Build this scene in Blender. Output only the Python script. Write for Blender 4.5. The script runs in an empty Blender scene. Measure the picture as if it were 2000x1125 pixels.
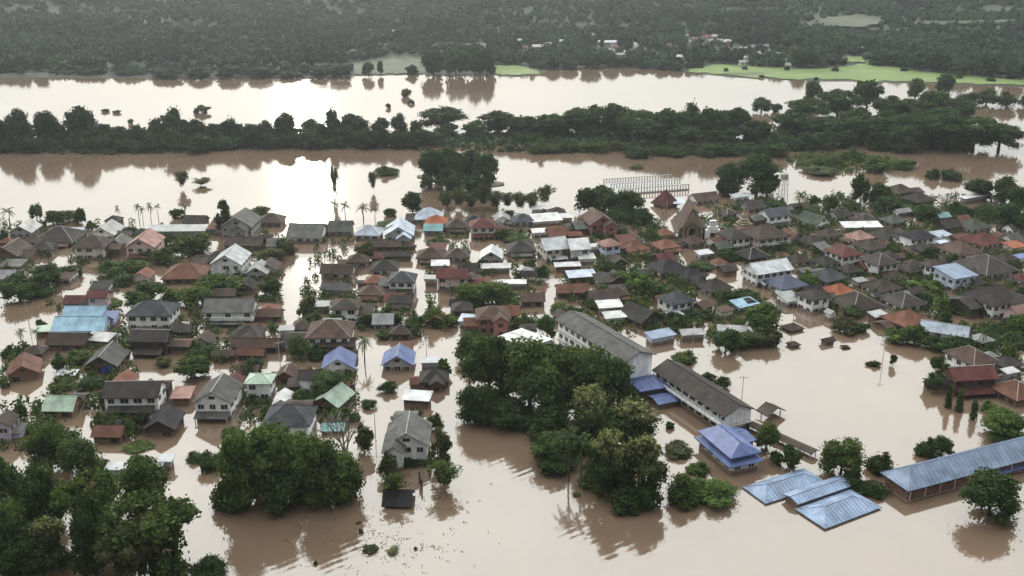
import bpy, bmesh, math, random
import numpy as np
from mathutils import Vector

random.seed(11)
SC = bpy.context.scene
COL = SC.collection
R = math.radians

# ------------------------------------------------------------------ camera
CAM_H, PITCH, FPX = 111.0, R(20.1), 2000.0
cam_d = bpy.data.cameras.new('camera')
cam_d.sensor_width = 36.0
cam_d.lens = FPX / 2000.0 * 36.0
cam_d.clip_start = 1.0
cam_d.clip_end = 9000.0
cam = bpy.data.objects.new('camera', cam_d)
COL.objects.link(cam)
cam.location = (0, 0, CAM_H)
cam.rotation_euler = (R(90) - PITCH, 0, 0)
SC.camera = cam
SC.render.resolution_x, SC.render.resolution_y = 1024, 576

def ray(px, py):
    """direction through a pixel of the 2000 x 1125 photograph"""
    x = (px - 1000.0) / FPX
    v = (562.5 - py) / FPX
    return Vector((x, math.cos(PITCH) + v * math.sin(PITCH), -math.sin(PITCH) + v * math.cos(PITCH)))

def at(px, py, z=0.0):
    d = ray(px, py)
    t = (z - CAM_H) / d.z
    return Vector((d.x * t, d.y * t, z))

def scale_at(p):
    """photo pixels per metre at a world point, and the sine and cosine of the view's depression there"""
    zc = p.y * math.cos(PITCH) + (CAM_H - p.z) * math.sin(PITCH)
    dist = math.hypot(p.y, CAM_H - p.z)
    return FPX / zc, (CAM_H - p.z) / dist, p.y / dist

# ------------------------------------------------------------------ light
g_ = ray(600, 352)
SUN = Vector((g_.x, g_.y, -g_.z)).normalized()
SUN_EL = math.asin(SUN.z)
SUN_AZ = math.atan2(SUN.x, SUN.y)
world = bpy.data.worlds.new('World')
SC.world = world
world.use_nodes = True
wn = world.node_tree
wn.nodes.clear()
wo = wn.nodes.new('ShaderNodeOutputWorld')
wb = wn.nodes.new('ShaderNodeBackground')
wb.inputs['Strength'].default_value = 0.10
sky = wn.nodes.new('ShaderNodeTexSky')
sky.sky_type = 'NISHITA'
sky.sun_disc = False
sky.sun_elevation = SUN_EL
sky.sun_rotation = SUN_AZ
sky.air_density = 1.0
sky.dust_density = 3.0
sky.ozone_density = 1.0
# a thin bright cloud sheet drawn over the blue, brighter towards the veiled sun
wtc = wn.nodes.new('ShaderNodeTexCoord')
wdot = wn.nodes.new('ShaderNodeVectorMath'); wdot.operation = 'DOT_PRODUCT'
wn.links.new(wtc.outputs['Generated'], wdot.inputs[0]); wdot.inputs[1].default_value = SUN
wg = wn.nodes.new('ShaderNodeMapRange')
wn.links.new(wdot.outputs['Value'], wg.inputs[0])
wg.inputs[1].default_value, wg.inputs[2].default_value = -1.0, 1.0
wpw = wn.nodes.new('ShaderNodeMath'); wpw.operation = 'POWER'; wpw.inputs[1].default_value = 2.0
wn.links.new(wg.outputs[0], wpw.inputs[0])
wcl = wn.nodes.new('ShaderNodeMix'); wcl.data_type = 'RGBA'
wn.links.new(wpw.outputs[0], wcl.inputs[0])
wcl.inputs[6].default_value = (6.0, 6.2, 6.6, 1)
wcl.inputs[7].default_value = (63, 65.2, 62.6, 1)
wmix = wn.nodes.new('ShaderNodeMix')
wmix.data_type = 'RGBA'
wmix.inputs[0].default_value = 0.95
wn.links.new(sky.outputs['Color'], wmix.inputs[6])
# overcast skies grow brighter from the horizon to the zenith: about a quarter to one
wsx = wn.nodes.new('ShaderNodeSeparateXYZ'); wn.links.new(wtc.outputs['Generated'], wsx.inputs[0])
wel = wn.nodes.new('ShaderNodeMapRange'); wn.links.new(wsx.outputs['Z'], wel.inputs[0])
wel.inputs[2].default_value = .87
wel.inputs[3].default_value, wel.inputs[4].default_value = .08, 1.0
wcm = wn.nodes.new('ShaderNodeVectorMath'); wcm.operation = 'SCALE'
wn.links.new(wcl.outputs[2], wcm.inputs[0]); wn.links.new(wel.outputs[0], wcm.inputs['Scale'])
wn.links.new(wcm.outputs[0], wmix.inputs[7])
wn.links.new(wmix.outputs[2], wb.inputs['Color'])
wn.links.new(wb.outputs[0], wo.inputs['Surface'])

sun_d = bpy.data.lights.new('sun', 'SUN')
sun_d.energy = 1.7
sun_d.angle = R(1.5)
sun_d.color = (1.0, 0.90, 0.76)
sun = bpy.data.objects.new('sun', sun_d)
COL.objects.link(sun)
sun.location = (0, 0, 300)
sun.rotation_euler = SUN.to_track_quat('Z', 'Y').to_euler()

SC.view_settings.view_transform = 'Standard'
SC.view_settings.look = 'None'
SC.view_settings.gamma = 1.0
SC.view_settings.use_curve_mapping = False
SC.view_settings.exposure = 0.0
SC.render.engine = 'CYCLES'
SC.cycles.use_denoising = True
SC.cycles.max_bounces = 6
SC.cycles.diffuse_bounces = 3
SC.cycles.glossy_bounces = 3
SC.cycles.transmission_bounces = 3
SC.cycles.volume_bounces = 0
SC.cycles.sample_clamp_indirect = 6.0

# ------------------------------------------------------------------ helpers
def link(name, mesh, mat=None, parent=None):
    o = bpy.data.objects.new(name, mesh)
    COL.objects.link(o)
    if mat is not None and len(mesh.materials) == 0:
        mesh.materials.append(mat)
    if parent is not None:
        o.parent = parent
    return o

def empty(name, loc, rz=0.0, sc=None):
    o = bpy.data.objects.new(name, None)
    o.empty_display_size = 0.5
    COL.objects.link(o)
    o.location = loc
    o.rotation_euler = (0, 0, rz)
    if sc:
        o.scale = sc
    return o

def tag(o, label=None, cat=None, group=None, kind=None):
    if label: o['label'] = label
    if cat: o['category'] = cat
    if group: o['group'] = group
    if kind: o['kind'] = kind
    return o

class MB:
    """a growing list of vertices and faces that becomes one mesh"""
    def __init__(s):
        s.v, s.f = [], []
    def add(s, vs, fs):
        n = len(s.v)
        s.v += [tuple(v) for v in vs]
        s.f += [tuple(i + n for i in f) for f in fs]
        return s
    def box(s, x0, x1, y0, y1, z0, z1):
        return s.add([(x0,y0,z0),(x1,y0,z0),(x1,y1,z0),(x0,y1,z0),(x0,y0,z1),(x1,y0,z1),(x1,y1,z1),(x0,y1,z1)],
                     [(0,3,2,1),(4,5,6,7),(0,1,5,4),(1,2,6,5),(2,3,7,6),(3,0,4,7)])
    def bar(s, a, b, ra, rb=None, n=6):
        rb = ra if rb is None else rb
        a, b = Vector(a), Vector(b)
        d = (b - a)
        if d.length < 1e-6: return s
        q = d.to_track_quat('Z', 'Y')
        vs = []
        for p, r in ((a, ra), (b, rb)):
            for k in range(n):
                t = 2 * math.pi * k / n
                vs.append(p + q @ Vector((r * math.cos(t), r * math.sin(t), 0)))
        fs = [(k, (k + 1) % n, n + (k + 1) % n, n + k) for k in range(n)]
        fs += [tuple(range(n - 1, -1, -1)), tuple(range(n, 2 * n))]
        return s.add(vs, fs)
    def lathe(s, prof, n=12, x=0, y=0):
        """prof: list of (radius, z) from the bottom up"""
        vs = [(x + r * math.cos(2*math.pi*k/n), y + r * math.sin(2*math.pi*k/n), z) for r, z in prof for k in range(n)]
        fs = [(j*n + k, j*n + (k+1) % n, (j+1)*n + (k+1) % n, (j+1)*n + k) for j in range(len(prof)-1) for k in range(n)]
        fs += [tuple(range(n - 1, -1, -1)), tuple((len(prof)-1)*n + k for k in range(n))]
        return s.add(vs, fs)
    def mesh(s, name):
        m = bpy.data.meshes.new(name)
        m.from_pydata(s.v, [], s.f)
        m.update()
        return m
    def build(s, name, mat, parent=None):
        return link(name, s.mesh(name), mat, parent)

def np_mesh(name, verts, k, smooth=False):
    """verts: (n*k, 3) array, every k vertices one face"""
    n = len(verts) // k
    m = bpy.data.meshes.new(name)
    m.vertices.add(len(verts)); m.loops.add(len(verts)); m.polygons.add(n)
    m.vertices.foreach_set('co', np.asarray(verts, np.float32).ravel())
    m.loops.foreach_set('vertex_index', np.arange(len(verts), dtype=np.int32))
    m.polygons.foreach_set('loop_start', np.arange(0, len(verts), k, dtype=np.int32))
    m.update(); m.validate()
    return m

# ------------------------------------------------------------------ materials
class NT:
    def __init__(s, name):
        s.m = bpy.data.materials.new(name)
        s.m.use_nodes = True
        s.t = s.m.node_tree
        s.b = s.t.nodes['Principled BSDF']
    def n(s, kind, **kw):
        x = s.t.nodes.new('ShaderNode' + kind)
        for k, v in kw.items():
            if k.startswith('i_'):
                key = k[2:]
                x.inputs[int(key) if key.isdigit() else key].default_value = v
            else:
                setattr(x, k, v)
        return x
    def l(s, a, b):
        s.t.links.new(a, b)
    def mix(s, fac, a, b, mode='MIX'):
        x = s.n('Mix', data_type='RGBA', blend_type=mode)
        for i, v in ((0, fac), (6, a), (7, b)):
            if hasattr(v, 'links') or hasattr(v, 'is_linked'):
                s.l(v, x.inputs[i])
            else:
                x.inputs[i].default_value = v if i == 0 else (*v, 1)
        return x.outputs[2]
    def noise(s, scale, detail=4, coord=None, rough=.55):
        x = s.n('TexNoise', i_Scale=scale, i_Detail=detail, i_Roughness=rough)
        if coord is not None: s.l(coord, x.inputs['Vector'])
        return x.outputs['Fac']
    def ramp(s, v, a, b):
        x = s.n('MapRange', i_1=a, i_2=b)
        s.l(v, x.inputs[0])
        return x.outputs[0]
    def random_gain(s, lo, hi):
        o = s.n('ObjectInfo')
        x = s.n('MapRange', i_3=lo, i_4=hi)
        s.l(o.outputs['Random'], x.inputs[0])
        c = s.n('CombineColor')
        for i in range(3): s.l(x.outputs[0], c.inputs[i])
        return c.outputs[0]
    def bump(s, h, strength=.3, dist=.05):
        b = s.n('Bump', i_Strength=strength, i_Distance=dist)
        s.l(h, b.inputs['Height'])
        s.l(b.outputs[0], s.b.inputs['Normal'])

def mapped(t, src, sc):
    tc = t.n('TexCoord')
    mp = t.n('Mapping')
    mp.inputs['Scale'].default_value = sc
    t.l(tc.outputs[src], mp.inputs[0])
    return mp.outputs[0]

def roof_mat(name, c, rough=.8, rib=2.2, spec=.12, metal=0.0):
    t = NT('roof_' + name)
    big = t.noise(.35, 5, mapped(t, 'Object', (1, 1, 1)))
    streak = t.noise(1.0, 5, mapped(t, 'Object', (2.6, .28, .28)), .65)
    fine = t.noise(3.5, 3, mapped(t, 'Object', (1, 1, 1)))
    a = tuple(x * .62 for x in c)
    b = tuple(min(1, x * 1.22 + .008) for x in c)
    col = t.mix(t.ramp(big, .32, .68), a, b)
    col = t.mix(t.ramp(streak, .5, .9), col, tuple(x * .55 + .012 for x in c))
    col = t.mix(.5, col, t.mix(t.ramp(fine, .3, .7), (.62, .6, .58), (1.25, 1.25, 1.25)), 'MULTIPLY')
    col = t.mix(1.0, col, t.random_gain(.78, 1.2), 'MULTIPLY')
    t.l(col, t.b.inputs['Base Color'])
    w = t.n('TexWave', wave_type='BANDS', bands_direction='X', i_Scale=rib, i_Distortion=.4)
    t.l(mapped(t, 'Object', (1, 1, 1)), w.inputs['Vector'])
    t.bump(w.outputs['Fac'], .35, .06)
    t.b.inputs['Roughness'].default_value = rough
    t.b.inputs['Specular IOR Level'].default_value = spec
    t.b.inputs['Metallic'].default_value = metal
    return t.m

def plain_mat(name, c, rough=.8, var=.3, scale=.8, gain=(.85, 1.12), spec=.3, mud=False):
    t = NT(name)
    n1 = t.noise(scale, 5, mapped(t, 'Object', (1, 1, .45)))
    col = t.mix(t.ramp(n1, .3, .7), tuple(x * (1 - var) for x in c), tuple(min(1, x * (1 + var * .35)) for x in c))
    col = t.mix(1.0, col, t.random_gain(*gain), 'MULTIPLY')
    if mud:
        # silt left on the walls by the flood, and rain streaks above it
        g = t.n('NewGeometry').outputs['Position']
        sx = t.n('SeparateXYZ'); t.l(g, sx.inputs[0])
        hn = t.n('Math', operation='MULTIPLY_ADD', i_1=1.3, i_2=.1); t.l(t.noise(.9, 4, g), hn.inputs[0])
        df = t.n('Math', operation='SUBTRACT'); t.l(sx.outputs['Z'], df.inputs[0]); t.l(hn.outputs[0], df.inputs[1])
        col = t.mix(t.ramp(df.outputs[0], .45, -.1), col, (.17, .115, .085))
        col = t.mix(t.ramp(t.noise(1.0, 4, mapped(t, 'Object', (2.2, 2.2, .22)), .6), .52, .85), col, tuple(x * .5 for x in c))
    t.l(col, t.b.inputs['Base Color'])
    t.b.inputs['Roughness'].default_value = rough
    t.b.inputs['Specular IOR Level'].default_value = spec
    return t.m

ROOF = {k: roof_mat(k, *v) for k, v in {
    'dark':   ((.040, .034, .032),),
    'black':  ((.021, .019, .022),),
    'slate':  ((.052, .056, .065),),
    'grey':   ((.088, .087, .085),),
    'ash':    ((.210, .215, .220), .55, 2.2, .3),
    'pale':   ((.400, .410, .430), .55, 2.2, .3),
    'white':  ((.46, .46, .46), .6, 3.0, .25),
    'brown':  ((.072, .045, .036),),
    'umber':  ((.050, .037, .032),),
    'rust':   ((.105, .048, .032),),
    'maroon': ((.085, .029, .027),),
    'terra':  ((.150, .066, .045),),
    'orange': ((.260, .085, .045),),
    'rose':   ((.250, .150, .130),),
    'blue':   ((.075, .108, .245), .55, 2.2, .3),
    'steel':  ((.190, .250, .360), .55, 2.2, .3),
    'sky':    ((.190, .310, .400), .55, 2.2, .3),
    'navy':   ((.040, .050, .100), .55, 2.2, .3),
    'lilac':  ((.330, .375, .450), .55, 2.2, .3),
    'teal':   ((.120, .240, .250), .55, 2.2, .3),
    'green':  ((.300, .390, .310), .55, 2.2, .3),
    'moss':   ((.060, .070, .055),),
}.items()}
WALL = {k: plain_mat('wall_' + k, *v, mud=True) for k, v in {
    'white': ((.82, .82, .82),),
    'cream': ((.62, .57, .49),),
    'pink':  ((.60, .44, .43),),
    'red':   ((.34, .15, .14),),
    'wood':  ((.105, .062, .045),),
    'dark':  ((.050, .042, .038),),
    'grey':  ((.34, .34, .345),),
    'blue':  ((.52, .58, .72),),
    'lilac': ((.50, .46, .60),),
    'gold':  ((.25, .205, .14),),
    'brick': ((.21, .10, .075),),
}.items()}
M_FRAME = plain_mat('window_frame', (.55, .54, .52), .6, .2)
M_FRAME_DARK = plain_mat('dark_frame', (.10, .07, .055), .6, .2)
M_CAP = plain_mat('ridge_cap', (.34, .33, .32), .6, .3)
M_POST = plain_mat('post', (.42, .41, .39), .8, .3)
M_WOODPOST = plain_mat('timber_post', (.10, .075, .058), .85, .3)
M_TARP = plain_mat('tarp', (.045, .075, .38), .45, .3)
M_CONC = plain_mat('concrete', (.36, .355, .34), .85, .3)
M_STEEL = plain_mat('steel', (.22, .225, .23), .5, .3)
M_BARK = plain_mat('bark', (.075, .060, .048), .9, .4, 2.0)
M_PALEBARK = plain_mat('pale_bark', (.27, .245, .21), .9, .4, 2.0)
tg = NT('window_glass')
tg.b.inputs['Base Color'].default_value = (.018, .020, .023, 1)
tg.b.inputs['Roughness'].default_value = .12
M_GLASS = tg.m

def leaf_mat(name, dark, light, trans=.25, tip=None, patch=.28, lo=(.50, .54, .52), hi=(1.55, 1.5, 1.25)):
    t = NT('leaf_' + name)
    pos = t.n('NewGeometry').outputs['Position']
    n1 = t.noise(patch, 3, pos)
    n2 = t.noise(1.6, 2, pos)
    col = t.mix(t.ramp(n1, .34, .66), dark, light)
    col = t.mix(t.ramp(n2, .35, .65), t.mix(1.0, col, lo, 'MULTIPLY'), t.mix(1.0, col, hi, 'MULTIPLY'))
    col = t.mix(1.0, col, t.random_gain(.72, 1.28), 'MULTIPLY')
    if tip:
        oc = t.n('TexCoord').outputs['Object']
        sx = t.n('SeparateXYZ'); t.l(oc, sx.inputs[0])
        n3 = t.noise(9.0, 2, oc)
        hi = t.n('Math', operation='MULTIPLY')
        t.l(t.ramp(sx.outputs['Z'], .55, .80), hi.inputs[0]); t.l(t.ramp(n3, .44, .56), hi.inputs[1])
        col = t.mix(hi.outputs[0], col, tip)
    t.b.inputs['Roughness'].default_value = .75
    t.b.inputs['Specular IOR Level'].default_value = .07
    t.l(col, t.b.inputs['Base Color'])
    tr = t.n('BsdfTranslucent')
    t.l(t.mix(1.0, col, (1.1, 1.35, .6), 'MULTIPLY'), tr.inputs['Color'])
    ms = t.n('MixShader', i_0=trans)
    t.l(t.b.outputs[0], ms.inputs[1]); t.l(tr.outputs[0], ms.inputs[2])
    t.l(ms.outputs[0], t.t.nodes['Material Output'].inputs['Surface'])
    return t.m

LEAF = {
    'dark':  leaf_mat('dark', (.023, .041, .018), (.050, .076, .029)),
    'mid':   leaf_mat('mid', (.034, .056, .020), (.078, .108, .034)),
    'fresh': leaf_mat('fresh', (.040, .070, .022), (.085, .125, .040)),
    'olive': leaf_mat('olive', (.045, .052, .028), (.080, .088, .044)),
    'teak':  leaf_mat('teak', (.022, .038, .018), (.050, .070, .028), tip=(.26, .25, .12)),
    'far':   leaf_mat('far', (.018, .032, .018), (.038, .058, .028), .15),
    'wood':  leaf_mat('wood', (.008, .014, .010), (.032, .046, .026), .1, None, .016, (.8, .8, .8), (1.2, 1.2, 1.15)),
}

# ------------------------------------------------------------------ water
tw = NT('flood_water')
pos = tw.n('NewGeometry').outputs['Position']
n1 = tw.noise(.014, 7, pos, .62)
wcol = tw.mix(tw.ramp(n1, .3, .7), (.098, .066, .045), (.152, .105, .073))
tw.l(wcol, tw.b.inputs['Base Color'])
tw.b.inputs['Roughness'].default_value = .07
tw.b.inputs['IOR'].default_value = 1.92
fine = tw.noise(.55, 3, pos)
mp = tw.n('Mapping'); mp.inputs['Rotation'].default_value = (0, 0, R(-38)); tw.l(pos, mp.inputs[0])
wv = tw.n('TexWave', wave_type='BANDS', bands_direction='Y', i_Scale=.17, i_Distortion=5.0, i_Detail=2.0)
wv.inputs['Detail Scale'].default_value = .35
tw.l(mp.outputs[0], wv.inputs['Vector'])
# wind ripples only where a gust touches the open water in front of the trees
cx_ = at(960, 1100)
sep = tw.n('VectorMath', operation='DISTANCE'); tw.l(pos, sep.inputs[0]); sep.inputs[1].default_value = cx_
near = tw.n('MapRange', i_1=52.0, i_2=5.0); tw.l(sep.outputs['Value'], near.inputs[0])
gust = tw.n('Math', operation='MULTIPLY'); tw.l(near.outputs[0], gust.inputs[0])
tw.l(tw.ramp(tw.noise(.05, 2, pos), .38, .62), gust.inputs[1])
wvs = tw.n('Math', operation='MULTIPLY'); tw.l(wv.outputs['Fac'], wvs.inputs[0]); tw.l(gust.outputs[0], wvs.inputs[1])
wv3 = tw.n('Math', operation='MULTIPLY', i_1=1.5); tw.l(wvs.outputs[0], wv3.inputs[0])
hsum = tw.n('Math', operation='MULTIPLY_ADD', i_1=.55); tw.l(fine, hsum.inputs[0]); tw.l(wv3.outputs[0], hsum.inputs[2])
tw.bump(hsum.outputs[0], .22, .10)
tag(MB().add([(-3200, -400, 0), (3200, -400, 0), (3200, 3300, 0), (-3200, 3300, 0)], [(0, 1, 2, 3)]).build('water', tw.m), kind='structure')

# ------------------------------------------------------------------ far bank, hills
SHORE = [(-1500, 170), (-400, 160), (0, 151), (300, 153), (470, 152), (560, 153), (700, 149), (800, 146), (960, 147), (1010, 150),
         (1055, 147), (1075, 134), (1200, 131), (1330, 139), (1400, 148), (1480, 154), (1560, 157), (1700, 161), (1870, 166),
         (2000, 170), (2400, 178), (3500, 190)]
sp_ = np.array([at(a, b)[:2] for a, b in SHORE])
for i in range(1, len(sp_)):
    if sp_[i, 0] <= sp_[i-1, 0]: sp_[i, 0] = sp_[i-1, 0] + .5

def shore_y(x):
    return np.interp(x, sp_[:, 0], sp_[:, 1])

def ground_z(x, y):
    x, y = np.asarray(x, float), np.asarray(y, float)
    t = y - shore_y(x)
    z = np.where(t < 0, -1.0 + np.clip(t, -20, 0) * .05, np.interp(t, [0, 4, 80, 200, 350, 600, 1700, 2300], [-.3, .5, 1.2, 3, 13, 32, 135, 140]))
    a = np.clip((t - 80) / 300, 0, 1)
    z = z + a * (3.2 * np.sin(x * .011 + y * .006) + 2.4 * np.sin(x * .023 - y * .017 + 1.3) + 1.3 * np.sin(x * .05 + y * .041))
    return z

def on_ground(px, py):
    """where the ray through a pixel meets the far terrain"""
    d = ray(px, py)
    lo, hi = 100.0, 3200.0
    t = 500.0
    while t < hi:
        p = Vector((0, 0, CAM_H)) + d * t
        if p.z <= max(0, float(ground_z(p.x, p.y))): break
        t += 4.0
    return Vector((p.x, p.y, float(ground_z(p.x, p.y))))

xs = np.concatenate([np.linspace(-2000, -700, 40), np.linspace(-690, 760, 190), np.linspace(770, 2000, 40)])
ts = np.concatenate([[-25, -6, 0, 2, 4], np.linspace(10, 600, 90), np.linspace(620, 2300, 50)])
X, T = np.meshgrid(xs, ts)
Y = shore_y(X) + T
Z = ground_z(X, Y)
nv, nx = X.size, len(xs)
b = MB()
b.v = list(zip(X.ravel(), Y.ravel(), Z.ravel()))
b.f = [(j*nx + i, j*nx + i + 1, (j+1)*nx + i + 1, (j+1)*nx + i) for j in range(len(ts) - 1) for i in range(nx - 1)]
tt = NT('hill_ground')
pos = tt.n('NewGeometry').outputs['Position']
c = tt.mix(tt.ramp(tt.noise(.02, 5, pos), .35, .65), (.012, .018, .012), (.036, .044, .026))
c = tt.mix(tt.ramp(tt.noise(.006, 3, pos), .48, .60), c, (.035, .043, .025))
tt.l(c, tt.b.inputs['Base Color']); tt.b.inputs['Roughness'].default_value = .95
hill = b.build('hills', tt.m)
tag(hill, kind='structure')
for p in hill.data.polygons: p.use_smooth = True

def grass_mat(name, a, bb):
    t = NT(name)
    pos = t.n('NewGeometry').outputs['Position']
    mpp = t.n('Mapping'); mpp.inputs['Scale'].default_value = (.5, 1.4, 1); t.l(pos, mpp.inputs[0])
    c = t.mix(t.ramp(t.noise(.06, 6, mpp.outputs[0], .65), .38, .62), a, bb)
    c = t.mix(t.ramp(t.noise(.03, 3, mpp.outputs[0]), .58, .66), c, tuple(x * .55 for x in a))
    c = t.mix(t.ramp(t.noise(.6, 3, pos), .3, .7), t.mix(1.0, c, (.8, .8, .8), 'MULTIPLY'), c)
    t.l(c, t.b.inputs['Base Color']); t.b.inputs['Roughness'].default_value = .9
    return t.m
M_PADDY = grass_mat('paddy', (.085, .135, .030), (.14, .195, .05))
M_MEADOW = grass_mat('meadow', (.026, .038, .018), (.055, .065, .032))
M_SHOREGRASS = grass_mat('bank_grass', (.028, .042, .018), (.060, .066, .032))

FIELDS = []
def field(name, top, bot, mat, n=24, m=5, lift=.35):
    """a field draped on the terrain between two pixel polylines"""
    b = MB()
    tx, ty = zip(*top); bx, by = zip(*bot)
    for j in range(m + 1):
        for i in range(n + 1):
            xa = tx[0] + (tx[-1] - tx[0]) * i / n
            xb = bx[0] + (bx[-1] - bx[0]) * i / n
            f = j / m
            jy = random.uniform(-1.3, 1.3) if j in (0, m) else 0
            p = on_ground(xa * (1 - f) + xb * f, jy + float(np.interp(xa, tx, ty)) * (1 - f) + float(np.interp(xb, bx, by)) * f)
            b.v.append((p.x, p.y, max(.1, p.z) + lift))
    b.f = [(j*(n+1) + i, (j+1)*(n+1) + i, (j+1)*(n+1) + i + 1, j*(n+1) + i + 1) for j in range(m) for i in range(n)]
    o = tag(b.build(name, mat), kind='structure')
    FIELDS.append((top, bot))
    return o
field('rice_field', [(1345, 137), (1400, 127), (1520, 134), (1600, 134), (1690, 127), (1745, 132), (1850, 145), (2010, 157)],
      [(1345, 143), (1400, 147), (1480, 153), (1560, 156), (1700, 160), (1870, 165), (2010, 169)], M_PADDY, 40, 6)
field('field', [(690, 122), (760, 112), (835, 113)], [(690, 146), (760, 146), (835, 145)], M_MEADOW)
field('field', [(960, 128), (1010, 130), (1050, 139)], [(960, 146), (1010, 149), (1054, 146)], M_PADDY, 12, 4)
field('field', [(1615, 40), (1680, 34), (1725, 40)], [(1615, 52), (1680, 56), (1725, 52)], M_MEADOW, 12, 3, 3.0)
field('field', [(1600, 42), (1650, 44)], [(1560, 58), (1700, 60)], M_MEADOW, 12, 3, 3.0)
field('field', [(1780, 48), (1990, 44)], [(1780, 54), (1990, 50)], M_MEADOW, 12, 3, 3.0)
field('field', [(1650, 112), (1690, 112)], [(1640, 124), (1690, 124)], M_PADDY, 8, 3, .8)
field('field', [(850, 92), (960, 90)], [(850, 97), (960, 95)], M_MEADOW, 10, 3, 3.0)

def in_field(px, py):
    for top, bot in FIELDS:
        tx, ty = zip(*top); bx, by = zip(*bot)
        if min(tx[0], bx[0]) <= px <= max(tx[-1], bx[-1]) and np.interp(px, tx, ty) - 1 <= py <= np.interp(px, bx, by) + 3: return True
    return False

def project(p):
    """world point -> pixel of the 2000 x 1125 photograph"""
    y, z = p[1], p[2] - CAM_H
    zc = y * math.cos(PITCH) - z * math.sin(PITCH)
    v = y * math.sin(PITCH) + z * math.cos(PITCH)
    return 1000 + FPX * p[0] / zc, 562.5 - FPX * v / zc

# low mud banks under the river trees
def bank(name, line, width, mat, h=.5):
    b = MB()
    pts = [at(a, c) for a, c in line]
    for i, p in enumerate(pts):
        w = width[i] if isinstance(width, (list, tuple)) else width
        if i in (0, len(pts) - 1): w *= .15
        for f, z in ((-.5, -.3), (-.3, h), (.3, h), (.5, -.3)):
            b.v.append((p.x, p.y + f * w, z))
    n = len(pts)
    b.f = [(i*4 + k, (i+1)*4 + k, (i+1)*4 + k + 1, i*4 + k + 1) for i in range(n - 1) for k in range(3)]
    return tag(b.build(name, mat), kind='structure')
bank('river_bank', [(-300, 285), (0, 284), (150, 286), (300, 281), (450, 276), (600, 272), (760, 272), (880, 272), (1000, 268), (1150, 266), (1300, 268)], 34, M_SHOREGRASS)
bank('river_bank', [(815, 345), (870, 352), (930, 358), (985, 360)], 26, M_SHOREGRASS)
bank('river_bank', [(1540, 270), (1640, 268), (1760, 268), (1860, 275)], [30, 60, 66, 44], M_SHOREGRASS, .35)

# ------------------------------------------------------------------ haze
hz = bpy.data.materials.new('haze')
hz.use_nodes = True
hn = hz.node_tree
hn.nodes.clear()
ho = hn.nodes.new('ShaderNodeOutputMaterial')
hv = hn.nodes.new('ShaderNodeVolumePrincipled')
hv.inputs['Color'].default_value = (.86, .93, 1.0, 1)
hv.inputs['Density'].default_value = .00008
hv.inputs['Anisotropy'].default_value = .6
hn.links.new(hv.outputs[0], ho.inputs['Volume'])
tag(MB().box(-3300, 3300, -450, 3350, -3.2, 165).build('haze', hz), kind='stuff')

# ------------------------------------------------------------------ vegetation
def unit(v):
    return v / np.maximum(1e-6, np.linalg.norm(v, axis=1, keepdims=True))

def cards(rng, c, nrm, size, aspect=1.0, zs=1.0):
    """diamond shaped leaf clumps at c facing nrm; zs squeezes heights because crowns get stretched later"""
    n = len(c)
    r = unit(rng.normal(size=(n, 3)))
    u = unit(np.cross(nrm, r)); v = np.cross(nrm, u)
    s = size * rng.uniform(.55, 1.35, (n, 1))
    k = np.array([1, 1, zs])
    out = np.stack([c + u*s*k, c + v*s*aspect*.7*k, c - u*s*.9*k, c - v*s*aspect*.7*k], 1)
    return out.reshape(-1, 3)

def ico(rng, c, r):
    """a rough dark heart of a leaf clump, as triangles"""
    t = (1 + 5 ** .5) / 2
    v = unit(np.array([(-1,t,0),(1,t,0),(-1,-t,0),(1,-t,0),(0,-1,t),(0,1,t),(0,-1,-t),(0,1,-t),(t,0,-1),(t,0,1),(-t,0,-1),(-t,0,1)], float))
    v = v * rng.uniform(.75, 1.1, (12, 1)) * r + c
    f = [(0,11,5),(0,5,1),(0,1,7),(0,7,10),(0,10,11),(1,5,9),(5,11,4),(11,10,2),(10,7,6),(7,1,8),(3,9,4),(3,4,2),(3,2,6),(3,6,8),(3,8,9),(4,9,5),(2,4,11),(6,2,10),(8,6,7),(9,8,1)]
    # as quads with a doubled corner kept apart slightly, so that one face size serves the mesh
    q = []
    for a, b_, c_ in f: q += [v[a], v[b_], (v[b_] + v[c_]) / 2, v[c_]]
    return np.array(q)

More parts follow.
